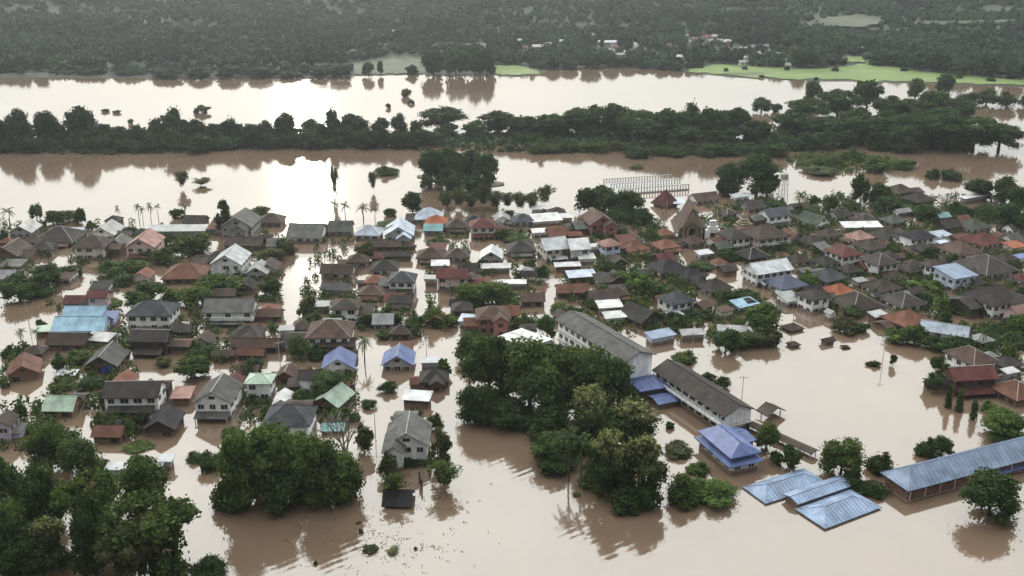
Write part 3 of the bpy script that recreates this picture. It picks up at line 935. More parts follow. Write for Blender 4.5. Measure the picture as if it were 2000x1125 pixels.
H_GROUP = 'flooded houses of the village'
TABLE = '''
48|440|46|f|1|ash|grey||small pale gabled house by the river's edge
116|452|80|h|1|dark|white|l|wide charcoal hip roof with one bright white wall
84|476|46|h|1|dark|grey||charcoal hip roof with grey front by leafy trees
22|482|56|f|1|umber|wood|c|brown gabled house with pale verge at picture edge
26|513|46|s|0|grey|grey|n|low grey sheet roof beneath the brown gable
10|532|50|g|1|ash|grey||ash grey gabled house cut by picture edge
208|443|50|f|1|ash|white||white gabled house standing right on the river
222|424|30|h|1|dark|wood|n|tiny dark roof just behind the white gable
182|467|62|h|2|umber|cream||brown hip roof with cream wall and dark windows
232|468|40|f|1|grey|cream|c|cream house with grey gable next to pink house
282|464|58|f|2|rose|pink|l|pink two-storey house with rust red lean-to
382|425|46|g|1|dark|wood|n|long dark shed roof against the bright river
346|445|116|s|1|ash|grey|d.22|long pale grey sheet roof above the dark trees
364|522|82|h|1|rust|wood||broad rust red hip roof above the shrubs
402|502|42|g|0|umber|wood|n|low brown roof behind the rust red hip
450|496|62|f|2|pale|white|c|white gabled house beside a flooded lane
470|424|62|f|2|grey|grey|x.2|tall grey cross-gabled house near the river tree
478|468|74|g|1|umber|wood|d.4|long brown roof below the tall grey house
530|422|50|h|1|umber|grey||brown hip roof half lost in the glare
600|446|70|g|1|grey|white|d.7|big grey roof with white fascia under the glare
666|438|48|g|1|grey|grey|d.8|steep grey roof just right of the glare
720|446|52|h|1|lilac|white||white house with lilac blue roof by the river
780|442|58|f|1|lilac|grey|x.2|pale blue cross-gabled house by the river
752|474|66|g|1|umber|wood|d.3|long brown roof below the pale blue gables
775|493|60|g|1|dark|wood|d.3 n|second long brown roof below the pale blue gables
752|513|54|h|1|dark|white||dark hip roof with low white front wall
786|536|54|h|2|slate|white|c|white two-storey house with dark hip and two windows
733|541|40|h|1|terra|cream||terracotta hip roof next to the white two-storey house
727|562|50|h|1|brown|pink|l|brown hip roof with a pale awning
785|580|46|g|1|dark|wood|l|dark timber house below the white two-storey house
838|413|54|h|1|lilac|cream|p.5|violet blue hip roof near the river trees
852|425|44|h|1|orange|cream||orange hip roof overlapping the violet blue one
847|441|40|g|1|teal|grey||small teal sheet roof under the orange hip
893|433|46|h|1|umber|cream|l|brown hip roof with pale lean-to by the reeds
943|431|52|h|2|maroon|white|l|maroon hip roof with white band and red lean-to
980|421|34|f|1|ash|white||little white gabled house by the reeds
1021|422|44|h|1|slate|white||slate hip roof with white front near white sheds
1065|424|64|s|1|white|white|d.5 r14 n|big white sheet roof close to the water
1103|421|32|s|1|white|grey|n|small white roof touching the big white sheet
1052|405|28|s|1|white|grey|n|tiny white roof at the water's edge
1088|408|34|h|1|umber|wood|n|grey brown hip roof at the water's edge
1053|450|30|s|1|white|white||white lean-to roof beside the red brown gable
1088|449|44|g|1|rust|wood|d.7|red brown roof below the big white sheet
842|490|56|h|1|brown|pink|l|brown hip roof along the flooded lane
894|490|48|h|1|umber|white||dark brown hip roof with a white wall
860|513|38|s|1|white|grey|n d.55|square white sheet roof above the maroon roof
885|530|64|g|2|maroon|pink|d.5|maroon roofed pale pink house with three windows
842|541|26|s|1|ash|grey|n|small grey shed roof on the flooded lane
960|490|44|f|1|pale|grey||pale gabled house with arched porch
968|519|60|s|1|white|grey|d.3 n|long white sheet roof below the arched porch
1003|550|52|s|1|white|grey|d.3 n|white sheet roof where two lanes meet
1017|477|58|h|1|dark|cream|l|dark hip roof with long cream verandah
1040|576|50|g|1|brown|wood|d.6|brown timber house between the shrubs
1080|471|54|g|2|pale|cream|d.8 r18|pale grey curved roof with cream walls
1128|472|44|g|2|white|white|d.9 r12|white roofed boxy house beside the pale curved roof
1108|516|54|s|1|white|wood|d.3 n|long narrow white roof in the village middle
1135|534|60|s|1|lilac|dark|d.4 p.16|pale lilac sheet roof with dark walls
1117|559|66|g|1|rust|wood|d.45|rust brown roof below the pale lilac sheet
1176|571|62|g|1|umber|wood|d.6|dark brown gable above the school roof
1168|421|56|f|2|brown|red|r14 x.2|large red brown cross-gabled house by big trees
1122|437|40|h|1|dark|white||dark hip roof next to the red brown gables
1190|470|42|h|2|rose|blue|r25|pink roofed house with bluish white walls
1160|479|24|s|1|white|white|n|small white roof joined to the pink roofed house
962|604|66|h|2|brown|red|x.22|brown hip roof with red timber gable wing
918|621|44|s|1|lilac|blue|n r-12|light blue sheet roof beside the red timber gable
1100|612|34|f|1|umber|wood|r30|small brown gable next to the school
1190|593|52|s|1|white|grey|d.5 n|white sheet roof behind the school block
1200|614|46|s|1|white|white|d.5|lower white sheet roof right behind the school block
1375|381|58|g|1|brown|white|d.5 c|long brown temple hall roof with white ends
1353|464|44|h|1|brown|cream||brown hip roof at the temple's foot
1433|452|54|h|2|dark|white|d.8|dark hip roof with white box wing near temple
1423|411|32|h|1|umber|white|c|small brown temple roof with white tiers
1445|381|40|s|1|pale|white|d.4|pale sheet roof below the dark round trees
1470|397|46|g|1|dark|grey||dark roof behind the golden spire
1512|411|58|g|2|slate|white|d.55 b|slate gable with long white fascia
1495|446|78|h|2|umber|pink|b d.7|pink two-storey house with brown hip roof
1470|490|54|h|1|black|dark||almost black hip roof near the pink house
1500|516|92|g|2|pale|white|d.45|wide white building with pale metal roof
1535|544|70|h|1|navy|white||navy blue hip roof near the long lane
1590|570|54|h|2|dark|white||white house with dark hip beside the lagoon lane
1590|424|48|f|1|moss|white|c r35|mossy dark gable with white verge
1588|465|46|h|1|umber|cream||brown hip roof among shrubs right of pink house
1238|476|54|h|1|terra|cream|l|terracotta hip roof with white verandah
1300|472|50|h|1|terra|cream|l|terracotta hip roof nearest the temple lane
1250|412|46|h|1|umber|white||grey brown hip roof left of the temple
1210|440|30|h|1|dark|grey||small dark hip roof under the big trees
1305|513|70|h|1|black|white||black hip roof with narrow white wall
1350|528|54|h|1|black|white||black hip roof beside the temple lane corner
1395|551|60|h|1|dark|grey||dark hip roof with shrubs in front
1320|576|62|h|2|slate|white|l|slate hip roof with white balcony floor
1372|590|46|g|1|brown|wood|r45|brown timber gable set askew
1455|590|56|s|1|sky|blue|d.5|teal blue sheet roof beside the big round tree
1252|606|66|f|1|dark|dark|r35|large dark timber gable behind the school
1318|612|32|s|1|lilac|dark|n|small lilac roof near the dark timber gable
1290|651|62|s|1|steel|blue|d.4 n|blue sheet roof behind the school yard
1352|648|50|s|1|ash|grey|d.4 n r8|grey sheet roof joined to blue sheet roof
1430|641|60|s|1|ash|grey|d.35 n r-8|long ash grey roof behind the dark trees
1205|565|42|h|1|brown|white||brown hip roof left of the yellow shrubs
1375|492|36|s|1|pale|cream|d.5|pale shed roof by the flooded temple lane
1410|476|42|g|1|moss|dark|n|mossy low roof next to white box wing
1757|365|50|h|1|umber|wood||brown hip roof alone beside the far water
1793|381|54|h|1|dark|wood||dark hip roof second from the far water
1903|382|72|s|1|white|grey|d.14 n|thin white sheet roof beside the far water
1640|413|40|g|1|dark|grey||dark shed roof near the coconut palm
1690|424|44|h|1|dark|grey||dark hip roof rising behind white sheet roof
1682|438|78|s|1|white|grey|d.3 n r4|long white sheet roof in front of dark hip
1762|409|40|g|1|ash|white|d.4|low white walled house behind dark hips
1745|424|44|h|1|moss|grey||mossy hip roof below the low white house
1840|418|30|g|1|teal|grey||small teal roof among the trees
1852|434|48|g|1|dark|dark||dark gable under the small teal roof
1902|433|56|h|1|moss|white||mossy hip roof with bright windowed wall
1730|452|60|h|1|dark|white||dark hip roof with long white eave
1792|453|56|h|2|black|white||black hip roof with white corner room
1838|456|40|s|1|lilac|blue|n|pale blue sheet roof near the black hip
1843|473|30|s|1|lilac|grey|n|lower pale blue roof touching the other
1875|478|66|h|1|brown|white|d.85|brown hip roof with white walls and many windows
1918|461|68|h|1|maroon|white||maroon hip roof at the wood's edge
1982|477|42|s|1|orange|cream|n|orange sheet roof cut by the picture edge
1678|455|48|h|1|rose|cream||rose brown hip roof under the white sheet
1648|484|54|h|2|maroon|white|d.85|maroon hip roof on white four-window house
1700|472|58|h|1|umber|cream||brown hip roof right of the maroon hip
1718|501|58|h|2|dark|white|l d.8|white house with dark hip and grey lean-to
1612|504|46|h|1|dark|white||dark hip roof above the slate blue roof
1618|531|64|h|1|slate|grey||slate blue hip roof with grey front
1638|559|52|h|1|orange|cream||bright brick red hip roof
1672|580|82|h|1|umber|white|d.8 c|broad brown hip roof beside the lagoon
1765|578|68|h|1|dark|white|d.8|dark hip roof above the terracotta house
1722|551|64|h|1|umber|white||brown hip roof between brick red and garden
1780|519|44|h|1|dark|cream||dark hip roof with cream wall by garden
1820|511|38|h|2|umber|white||narrow white house left of the white blue house
1866|529|64|s|2|steel|blue|d.75 p.12|tall white house with steel blue roof
1926|509|88|h|1|dark|white|d.8|broad dark hip roof with long window row
1965|498|42|h|1|umber|grey||brown hip roof behind the broad dark hip
1942|567|98|h|2|dark|white|x.25 d.7|large dark cross-gabled white house by the canal
1988|600|48|g|2|rose|pink||beige two-storey house at the picture edge
1770|613|78|h|1|terra|wood|x.2|terracotta timber house beside the lagoon
1846|637|96|g|1|lilac|white|d.38 r-27|long white building with pale blue metal roof
1715|612|36|s|1|pale|wood|n|small pale roof left of the terracotta house
1995|500|28|s|1|blue|white|n|violet blue roof at the picture edge
1993|537|34|h|1|maroon|white||small maroon hip roof at the picture edge
1680|546|28|s|1|ash|grey|n|small ash roof behind the broad brown hip
1897|686|70|h|2|brown|white|d.9|brown hip roof with white wall behind maroon gable
1895|722|96|g|2|maroon|wood|d.45 l r8|long maroon gable house in the water
1985|752|76|h|1|rust|wood|d.8 c|rust red hip roof with verandah at picture edge
1965|700|54|h|1|dark|grey||dark hip roof behind the rust red one
1973|723|34|s|1|white|grey|n d.4|small white roof by the rust red hip
192|571|42|g|2|maroon|pink||maroon gable on pink house by sky blue roofs
150|581|46|g|1|maroon|wood|n|low maroon roof left of the pink house
168|603|82|g|1|sky|blue|d.4|upper of the two big sky blue roofs
160|626|102|g|1|sky|blue|d.45|lower and larger of the sky blue roofs
214|618|30|s|1|blue|blue|n d1.2|narrow blue side roof by sky blue roofs
90|641|44|s|1|green|wood|n d.5 r14|pale green sheet roof beside sky blue roofs
135|656|78|g|1|umber|wood|d.5|brown roof directly below the sky blue roofs
195|657|56|s|1|white|wood|n d.5 r-10|white sheet roof directly below sky blue roofs
208|690|66|f|1|grey|wood|t c|grey gabled timber house with blue tarp
46|709|64|f|1|rust|brick|r20|rust brown gabled house near a flooded palm
298|595|88|h|2|slate|white|d.6|white two-storey house with broad slate hip
296|650|76|g|2|dark|dark|d.5 l|dark timber house below the broad slate hip
355|637|42|g|1|dark|dark||dark annexe right of the dark timber house
262|753|110|g|2|dark|white|d.45|long white house with dark gable roof
122|781|62|g|1|green|brick|d.7 p.5|pale green gable roof on brown brick house
320|813|62|f|1|black|dark||black roofed hut standing in open water
357|766|38|s|1|rose|wood|n d.9|square faded brown roof left of tall grey gable
214|836|62|g|1|rust|wood|d.55|rusty sheet roofed timber house by the trees
8|816|40|f|2|umber|lilac||lilac house with brown roof at picture edge
132|727|36|s|0|pale|grey|n d.5|tiny pale roof half under water
450|591|98|g|2|grey|white|d.45 b|long grey roofed house with white balcony walls
430|567|64|g|1|umber|wood|n d.4|brown roof behind the long grey house
528|607|52|g|1|brown|wood|d.5|brown roofed house at the flooded lane edge
485|641|58|h|1|dark|white|x.15|dark hip with white gabled dormer front
500|665|96|g|1|brown|wood|d.3|long brown roof below the gabled dormer
490|683|58|g|1|rust|wood|d.4|rusty roof right in front of long brown roof
437|686|48|g|1|umber|wood|d.4 n|umber roof left of the rusty roof
645|634|88|h|2|brown|white|d.7|big brown hip with white window strip
655|664|82|g|1|umber|wood|d.35 n|brown lower roof beneath big brown hip
675|588|56|h|2|umber|white||white two-storey house with brown hip under glare
620|593|50|s|1|ash|grey|n d.4|pale sheet roof under the glare
660|521|66|g|1|umber|cream|d.5|brown roof with cream window band under glare
658|556|62|g|1|grey|grey|n d.4|long grey roof below the cream window band
662|697|64|f|1|blue|white|d.8|royal blue gabled roof left of the lane
778|691|62|f|1|blue|grey|c d.8|royal blue gabled roof right of the lane
783|640|42|h|1|umber|wood||dark timber hip behind the royal blue roof
508|734|54|h|2|green|white|p.3|white two-storey house with pale mint roof
560|722|36|f|1|brown|wood|c|narrow brown gable by the mint roof
607|727|50|g|2|dark|white|d.6|dark gable with white wall behind a tree
425|757|76|f|2|grey|white|c d.9|tall grey gable on white two-storey house
553|773|36|f|1|white|white|d1.1|bright white small gable behind slate hip
565|801|94|h|2|slate|white|d.7|slate hip roof with row of white windows
650|768|64|f|1|green|wood|c r-20|pale green gable roof near the lane
650|834|44|s|0|teal|grey|n d.5|sea green flat roof by the bare tree
842|703|42|s|1|pale|grey|n d.4|pale sheet roof behind the dark hip hut
848|728|58|h|1|dark|wood|x.1|dark hipped hut by the wide lagoon
815|772|58|s|1|pale|wood|n d.5 r-8|pale sheet roof above white cross-gabled house
797|836|86|f|2|grey|white|x-.3 c d.85|white cross-gabled house with grey roof near front
778|964|60|g|0|black|dark|d.7 n p.6|black shed roof sinking near the front
232|910|48|s|1|pale|grey|n d.4|pale sheet roof half hidden by trees
297|902|48|s|1|ash|grey|n d.45|middle ash roof of three beside the trees
324|894|28|s|1|pale|grey|n d.7|end pale roof of three beside the trees
1548|634|38|h|0|umber|wood|n|brown sunken pavilion roof in the lagoon
1550|668|24|h|0|umber|wood|n|tiny sunken brown roof in the lagoon
1623|607|16|f|1|ash|white|n|tiny white hut on the lagoon edge
1617|661|26|g|0|umber|wood|n|floating wreck of brown roof in lagoon
68|462|44|h|1|umber|wood||brown hip roof behind the charcoal grey front
150|447|30|g|1|pale|white|n|bright white wall shed by the charcoal hip
545|470|46|g|1|grey|grey|n|grey roof under the glare left of lane
505|520|44|f|1|ash|grey||ash gable left of the bright lane
560|640|30|s|1|ash|grey|n|small ash sheet on the bright lane corner
1420|520|40|g|1|dark|wood|n|dark shed roof by the lane bend
1560|500|44|h|1|umber|cream||brown hip roof right of wide white building
1660|520|44|h|1|dark|cream||dark cream-walled hip left of dark lean-to house
1750|535|40|h|1|umber|white||brown hip roof at the garden's edge
1905|545|40|h|1|dark|grey||low dark hip right of tall white house
1800|478|44|h|1|dark|grey||dark hip roof left of brown windowed hip
1560|400|42|g|1|umber|grey||brown gable right of long white fascia
1620|450|46|h|1|umber|white||brown hip roof left of the rose roof
1980|440|40|g|1|dark|white||dark gable in the wood's edge
1145|500|36|s|1|white|white|n|white awning roof below boxy white house
700|500|44|h|1|umber|grey||brown hip roof among lane shrubs
925|560|44|g|1|umber|wood|n|umber shed roof below pale pink house
'''
for row in TABLE.strip().splitlines():
    px, py, w, k, st, rc, wc, fl, lab = row.split('|')
    nm = 'house'
    if 'hut' in lab.split() : nm = 'hut'
    elif 'n' in fl.split() or 'shed' in lab: nm = 'shed'
    if 'pavilion' in lab or 'wreck' in lab: nm = 'hut'
    house(float(px), float(py), float(w), k, int(st), rc, wc, lab, fl, nm, H_GROUP if nm == 'house' else 'sheds and sheet roofs among the houses')

# ------------------------------------------------------------------ large buildings, set out from three eave corners
def rect(P, Q, Rr, z):
    """front-left, front-right and back-left eave corners in pixels -> centre, turn, width (P to Q), depth"""
    p, q, r = at(*P, z), at(*Q, z), at(*Rr, z)
    ux = (q - p); W = ux.length; ux.normalize()
    uy = Vector((-ux.y, ux.x, 0))
    D = (r - p).dot(uy)
    c = p + ux * W / 2 + uy * D / 2
    return c, math.atan2(ux.y, ux.x), W, abs(D)

def windows_along(root, length, yoff, zs, rz, step, w, h, dark=False, skip=()):
    n = max(1, int(length / step))
    c, s_ = math.cos(rz), math.sin(rz)
    for z in zs:
        for i in range(n):
            if i in skip: continue
            x = (i + .5) / n * length - length / 2
            window(root, c*x + s_*yoff, s_*x - c*yoff, z, w, h, rz, dark)

def seams(L, S, z, rise, kind, o, step, mat, parent, turn=0.0):
    """standing seams on a sheet roof: real ribs, too thin to pick apart"""
    b = MB(); s = S/2
    n = int((L + 1) / step)
    for i in range(n + 1):
        x = -L/2 - .4 + i * (L + .8) / n
        for sg in (-1, 1):
            top = 0.02
            if kind == 'h':
                r = max(L/2 - s * .92, L * .06)
                if abs(x) > L/2: continue
                f = 1.0 if abs(x) <= r else (L/2 - abs(x)) / max(.01, L/2 - r)
            else: f = 1.0
            if f < .08: continue
            y1 = sg * (s + o); y0 = sg * (s + o) * (1 - f)
            za, zb = z - rise/s*o + .02, z - rise/s*o + (rise + rise/s*o) * f + .02
            b.add([(x-.035, y1, za), (x+.035, y1, za), (x+.035, y0, zb), (x-.035, y0, zb), (x-.035, y1, za+.06), (x+.035, y1, za+.06), (x+.035, y0, zb+.06), (x-.035, y0, zb+.06)],
                  [(4,5,6,7), (0,1,5,4), (1,2,6,5), (2,3,7,6), (3,0,4,7)])
    o_ = b.build('roof_seam', mat, parent)
    o_['kind'] = 'stuff'
    return o_

def put_label(root, label, cat, px, py, w, W=8, D=8):
    tag(root, label, cat)
    HOUSES.append((label, px, py, w, root.location.x, root.location.y, W, D))

# grey roofed school block by the great rain tree
c, rz, W, D = rect((1221, 705), (1281, 690), (1114, 616), 8.6)
rt = empty('school_block', (c.x, c.y, 0), rz)
L, S = D - 1.2, W - 1.2
w = link('wall', wall_mesh(L, S, 8.6, 1.5, 'g'), WALL['white'], rt); w.rotation_euler.z = R(90)
r = link('roof', roof_mesh(L, S, 8.6, 1.5, 'g', .8, .2, .7), ROOF['grey'], rt); r.rotation_euler.z = R(90)
caps(L, S, 8.6, 1.5, 'g', .8, .1).build('ridge_cap', ROOF['grey'], r)
windows_along(rt, L, S/2, (7.1, 4.2, 1.4), R(-90), 2.6, 1.7, 1.3)
for zz in (5.6, 2.8):
    MB().box(-S/2 - .35, -S/2 - .01, -L/2, L/2, zz - .12, zz + .12).build('floor_band', M_CONC, rt)
put_label(rt, 'long white school block with plain grey gable roof', 'school', 1250, 745, 120, W, D)

# dark roofed school wing
c, rz, W, D = rect((1417, 812), (1475, 797), (1288, 716), 5.2)
rt = empty('school_block', (c.x, c.y, 0), rz)
L, S = D - 1.2, W - 1.2
w = link('wall', wall_mesh(L, S, 5.2, 1.7, 'g'), WALL['white'], rt); w.rotation_euler.z = R(90)
r = link('roof', roof_mesh(L, S, 5.2, 1.7, 'g', .9, .2, .6), ROOF['dark'], rt); r.rotation_euler.z = R(90)
caps(L, S, 5.2, 1.7, 'g', .9, .09).build('ridge_cap', ROOF['dark'], r)
windows_along(rt, L, S/2, (3.9,), R(-90), 2.7, 1.9, 1.25, True)
windows_along(rt, L, S/2, (1.0,), R(-90), 2.7, 1.9, .8, True)
MB().box(-S/2 - 1.2, -S/2 - .01, -L/2, L/2, 2.25, 2.45).build('gallery_floor', M_CONC, rt)
b = MB().box(-S/2 - 1.2, -S/2 - 1.12, -L/2, L/2, 2.46, 3.2)
b.build('gallery_wall', WALL['white'], rt)
for i in range(10):
    y = -L/2 + .3 + i * (L - .6) / 9
    MB().box(-S/2 - 1.1, -S/2 - .92, y - .09, y + .09, 3.2, 4.8).build('post', M_POST, rt)
MB().box(-S/2, S/2, -L/2 - 1.1, -L/2 - .02, 2.1, 2.3).build('end_canopy', M_CONC, rt)
put_label(rt, 'long white school wing with charcoal gable roof', 'school', 1444, 850, 110, W, D)

# blue two-tier hall
c, rz, W, D = rect((1428, 890), (1490, 877), (1362, 834), 4.9)
rt = empty('school_hall', (c.x, c.y, 0), rz)
L, S = D - 1.0, W - 1.0
w = link('wall', wall_mesh(L - 2.6, S - 2.2, 4.6, 1.5, 'h'), WALL['white'], rt); w.rotation_euler.z = R(90)
r = link('roof', roof_mesh(L - 1.4, S - 1.2, 4.6, 1.5, 'h', 1.0, .3, .5, .55), ROOF['blue'], rt); r.rotation_euler.z = R(90)
MB().bar((-(L/2 - .7 - (S/2 - .6) * .55), 0, 6.13), (L/2 - .7 - (S/2 - .6) * .55, 0, 6.13), .12, n=5).build('ridge_cap', ROOF['blue'], r)
k = link('skirt_roof', MB().mesh('x'), None, rt) if False else None
b = MB()
zo, zi = 2.3, 3.35
lo, so, li, si = L/2 + .9, S/2 + .9, L/2 - 1.28, S/2 - 1.08
o4 = [(-so, -lo, zo), (so, -lo, zo), (so, lo, zo), (-so, lo, zo)]
i4 = [(-si, -li, zi), (si, -li, zi), (si, li, zi), (-si, li, zi)]
b.add(o4 + i4 + [(x, y, z - .22) for x, y, z in o4] + [(x, y, z - .22) for x, y, z in i4],
      [(j, (j+1) % 4, 4 + (j+1) % 4, 4 + j) for j in range(4)] + [(8 + j, 12 + j, 12 + (j+1) % 4, 8 + (j+1) % 4) for j in range(4)] + [(j, 8 + j, 8 + (j+1) % 4, (j+1) % 4) for j in range(4)])
b.build('skirt_roof', ROOF['blue'], rt)
MB().box(-S/2, S/2, -L/2, L/2, -1, 2.35).build('lower_wall', WALL['white'], rt)
windows_along(rt, L, S/2, (1.35,), R(-90), 2.9, 1.7, 1.1)
windows_along(rt, S, L/2, (1.35,), 0, 2.6, 1.6, 1.1)
MB().box(-si - .6, si + .6, -li - .06, -li + .1, 4.0, 4.55).build('fascia', WALL['white'], rt)
v = MB(); v.lathe([(.28, 0), (.32, .25), (.5, .3), (.06, .62)], 8); vo = v.build('roof_vent', M_CONC, rt); vo.location = (.4, -L*.28, 5.6)
put_label(rt, 'royal blue two-tier hipped hall with white walls', 'hall', 1460, 915, 130, W, D)

def sheet(nm, P, Q, Rr, he, rc, wc, label, cat, kind='g', rise=1.0, wins=(), along='x', walls=True, seam=0, o=.5):
    c, rz, W, D = rect(P, Q, Rr, he)
    rt = empty(nm, (c.x, c.y, 0), rz)
    if along == 'x': L, S, tr = W - 2*o, D - 2*o, 0.0
    else: L, S, tr = D - 2*o, W - 2*o, R(90)
    if walls:
        w = link('wall', wall_mesh(L, S, he, rise, kind), WALL[wc], rt); w.rotation_euler.z = tr
    r = link('roof', roof_mesh(L, S, he, rise, kind, o, .18), ROOF[rc], rt); r.rotation_euler.z = tr
    caps(L, S, he, rise, kind, o, .08).build('ridge_cap', ROOF[rc], r)
    if seam: seams(L, S, he, rise, kind, o, seam, ROOF[rc], r)
    put_label(rt, label, cat, (P[0] + Q[0])/2, max(P[1], Q[1]) + 10, W * 8, W, D)
    return rt, L, S

sheet('school_canteen', (1250, 764), (1312, 754), (1236, 736), 3.0, 'blue', 'dark', 'blue roofed canteen between the two school blocks', 'school building', 'h', 1.1, seam=1.2)
sheet('shed', (1286, 790), (1326, 782), (1280, 768), 1.5, 'blue', 'dark', 'low blue canopy below the school canteen', 'canopy', 'g', .5)
sheet('shed', (1447, 868), (1478, 858), (1424, 836), 3.0, 'blue', 'dark', 'blue annexe roof behind the two-tier hall', 'annexe', 'g', .8)
# three drowned classroom roofs
a1, L1, S1 = sheet('sunken_classroom', (1496, 982), (1619, 943), (1460, 946), .55, 'steel', 'dark', 'back one of three drowned steel blue school roofs', 'drowned building', 'h', 1.3, seam=.9)
a2, L2, S2 = sheet('sunken_classroom', (1558, 984), (1668, 946), (1534, 962), 1.35, 'steel', 'dark', 'narrow middle strip of three drowned steel blue roofs', 'drowned building', 'g', .5, seam=.9)
a3, L3, S3 = sheet('sunken_classroom', (1612, 1031), (1722, 989), (1558, 990), .6, 'steel', 'dark', 'front one of three drowned steel blue school roofs', 'drowned building', 'h', 1.4, seam=.9)
# brown holes where sheets are torn off
for o_, spots in ((a1, ((-.5, -2.2), (1.8, -2.0))), (a2, ((.8, -.9),)), (a3, ((-1.2, -2.4),))):
    pass

# long blue roofed classroom building at the edge of the picture
rt, L, S = sheet('classroom_building', (1775, 955), (2090, 872), (1720, 918), 3.4, 'steel', 'brick', 'very long steel blue roofed brown classroom building', 'school building', 'h', 2.2, seam=1.1, o=.8)
windows_along(rt, L, S/2, (2.3,), 0, 3.0, 1.9, 1.1, True)
windows_along(rt, S, L/2, (2.3,), R(-90), 2.6, 1.5, 1.1, True)
MB().box(-L/2 - .8, L/2 + .8, -S/2 - .9, -S/2 - .78, .35, .6).build('veranda_edge', WALL['cream'], rt)
MB().box(-L/2 - .92, -L/2 - .8, -S/2 - .9, S/2, .35, .6).build('veranda_edge', WALL['cream'], rt)
for i in range(12):
    x = -L/2 + i * L / 11
    MB().box(x - .08, x + .08, -S/2 - .74, -S/2 - .58, -.8, 3.0).build('post', M_POST, rt)
sheet('shed', (1955, 925), (2060, 898), (1938, 910), 1.3, 'blue', 'dark', 'low blue lean-to roof below the long classroom building', 'shed', 'g', .4)
# roofed walkway over the water and its little pavilion
c, rz, W, D = rect((1584, 886), (1599, 878), (1470, 786), 1.3)
rt = empty('covered_walkway', (c.x, c.y, 0), rz)
r = link('roof', roof_mesh(D, W - .5, 1.3, .4, 'g', .3, .1, .3), ROOF['umber'], rt); r.rotation_euler.z = R(90)
for i in range(9):
    for sx in (-1, 1):
        y = -D/2 + .4 + i * (D - .8) / 8
        MB().box(sx*(W/2 - .4) - .07, sx*(W/2 - .4) + .07, y - .07, y + .07, -1, 1.2).build('post', M_POST, rt)
put_label(rt, 'narrow brown roofed walkway running out over the lagoon', 'walkway', 1540, 840, 100)
sheet('pavilion', (1500, 812), (1536, 800), (1486, 796), 1.5, 'umber', 'wood', 'weathered brown pavilion roof beside the walkway', 'pavilion', 'g', 1.2, along='y', walls=False)
rt = [o for o in COL.objects if o.name.startswith('pavilion')][-1]
for sx in (-1.6, 1.6):
    for sy in (-1.4, 1.4):
        MB().box(sx - .09, sx + .09, sy - .09, sy + .09, -1, 1.5).build('post', M_WOODPOST, rt)
# white block half hidden by the rain tree
rt, L, S = sheet('classroom_building', (1032, 683), (1080, 662), (1008, 645), 5.0, 'white', 'white', 'white two-storey building half hidden by the rain tree', 'building', 's', .5, along='y')
windows_along(rt, L, S/2, (3.6, 1.2), R(-90), 2.4, 1.4, 1.1)
windows_along(rt, S, L/2, (3.6, 1.2), 0, 2.4, 1.4, 1.1)

# ------------------------------------------------------------------ temple
def tier(root, L, S, z, rise, mat, o=.5, name='roof'):
    r = link(name, roof_mesh(L, S, z, rise, 'g', o, .2, .5), mat, root); r.rotation_euler.z = R(90)
    b = MB()                        # barge boards that end in upturned finials
    for y in (-L/2 - .55, L/2 + .55):
        for sx in (-1, 1):
            b.bar((sx*(S/2 + o), y, z - rise/(S/2)*o), (0, y, z + rise + .1), .16, .16, 5)
            b.bar((sx*(S/2 + o), y, z - rise/(S/2)*o), (sx*(S/2 + o + .5), y, z - rise/(S/2)*o + .9), .14, .03, 5)
        b.bar((0, y, z + rise), (0, y + (-.4 if y < 0 else .4), z + rise + 1.3), .14, .03, 5)
    b.build('barge_board', WALL['gold'], r)
p = at(1352, 452, 2.5)
rt = empty('temple_hall', (p.x, p.y + 6, 0), R(-3))
rt.scale = (1.0, .9, 1.08)
w = link('wall', wall_mesh(17, 6.6, 4.6, 5.6, 'g'), WALL['gold'], rt); w.rotation_euler.z = R(90)
tier(rt, 16.4, 5.6, 5.6, 5.4, ROOF['brown'])
tier(rt, 18.2, 8.6, 4.0, 4.6, ROOF['umber'])
tier(rt, 19.4, 11.4, 2.5, 3.6, ROOF['brown'])
for sx in (-1, 1):
    for xx in (1.6, 3.3):
        MB().lathe([(.3, -.5), (.26, 3.9), (.36, 4.2)], 8, sx*xx, -10.2).build('column', WALL['gold'], rt)
pd = MB().add([(-4.2, -9.8, 4.3), (4.2, -9.8, 4.3), (0, -9.8, 9.4), (-4.2, -9.6, 4.3), (4.2, -9.6, 4.3), (0, -9.6, 9.4)], [(0,1,2), (5,4,3), (0,3,4,1), (1,4,5,2), (2,5,3,0)]).build('pediment', WALL['gold'], rt)
window(rt, 0, -8.5, 2.0, 1.8, 3.2, 0, True)
put_label(rt, 'steep gold gabled temple hall with three roof tiers', 'temple', 1352, 452, 60)

p = at(1300, 388, 3)
rt = empty('temple_pavilion', (p.x, p.y, 0), R(35))
link('wall', wall_mesh(6.6, 6.6, 2.4, 3, 'h'), WALL['cream'], rt)
link('roof', roof_mesh(6.6, 6.6, 2.4, 4.4, 'h', 1.0), ROOF['maroon'], rt)
b = roof_mesh(4.2, 4.4, 2.0, .6, 's', .4); q = link('porch_roof', b, ROOF['lilac'], rt); q.location = (3.6, -4.0, 0); q.rotation_euler.z = R(-35)
put_label(rt, 'steep maroon pyramid roof with pale porch by the temple', 'temple', 1300, 410, 44)

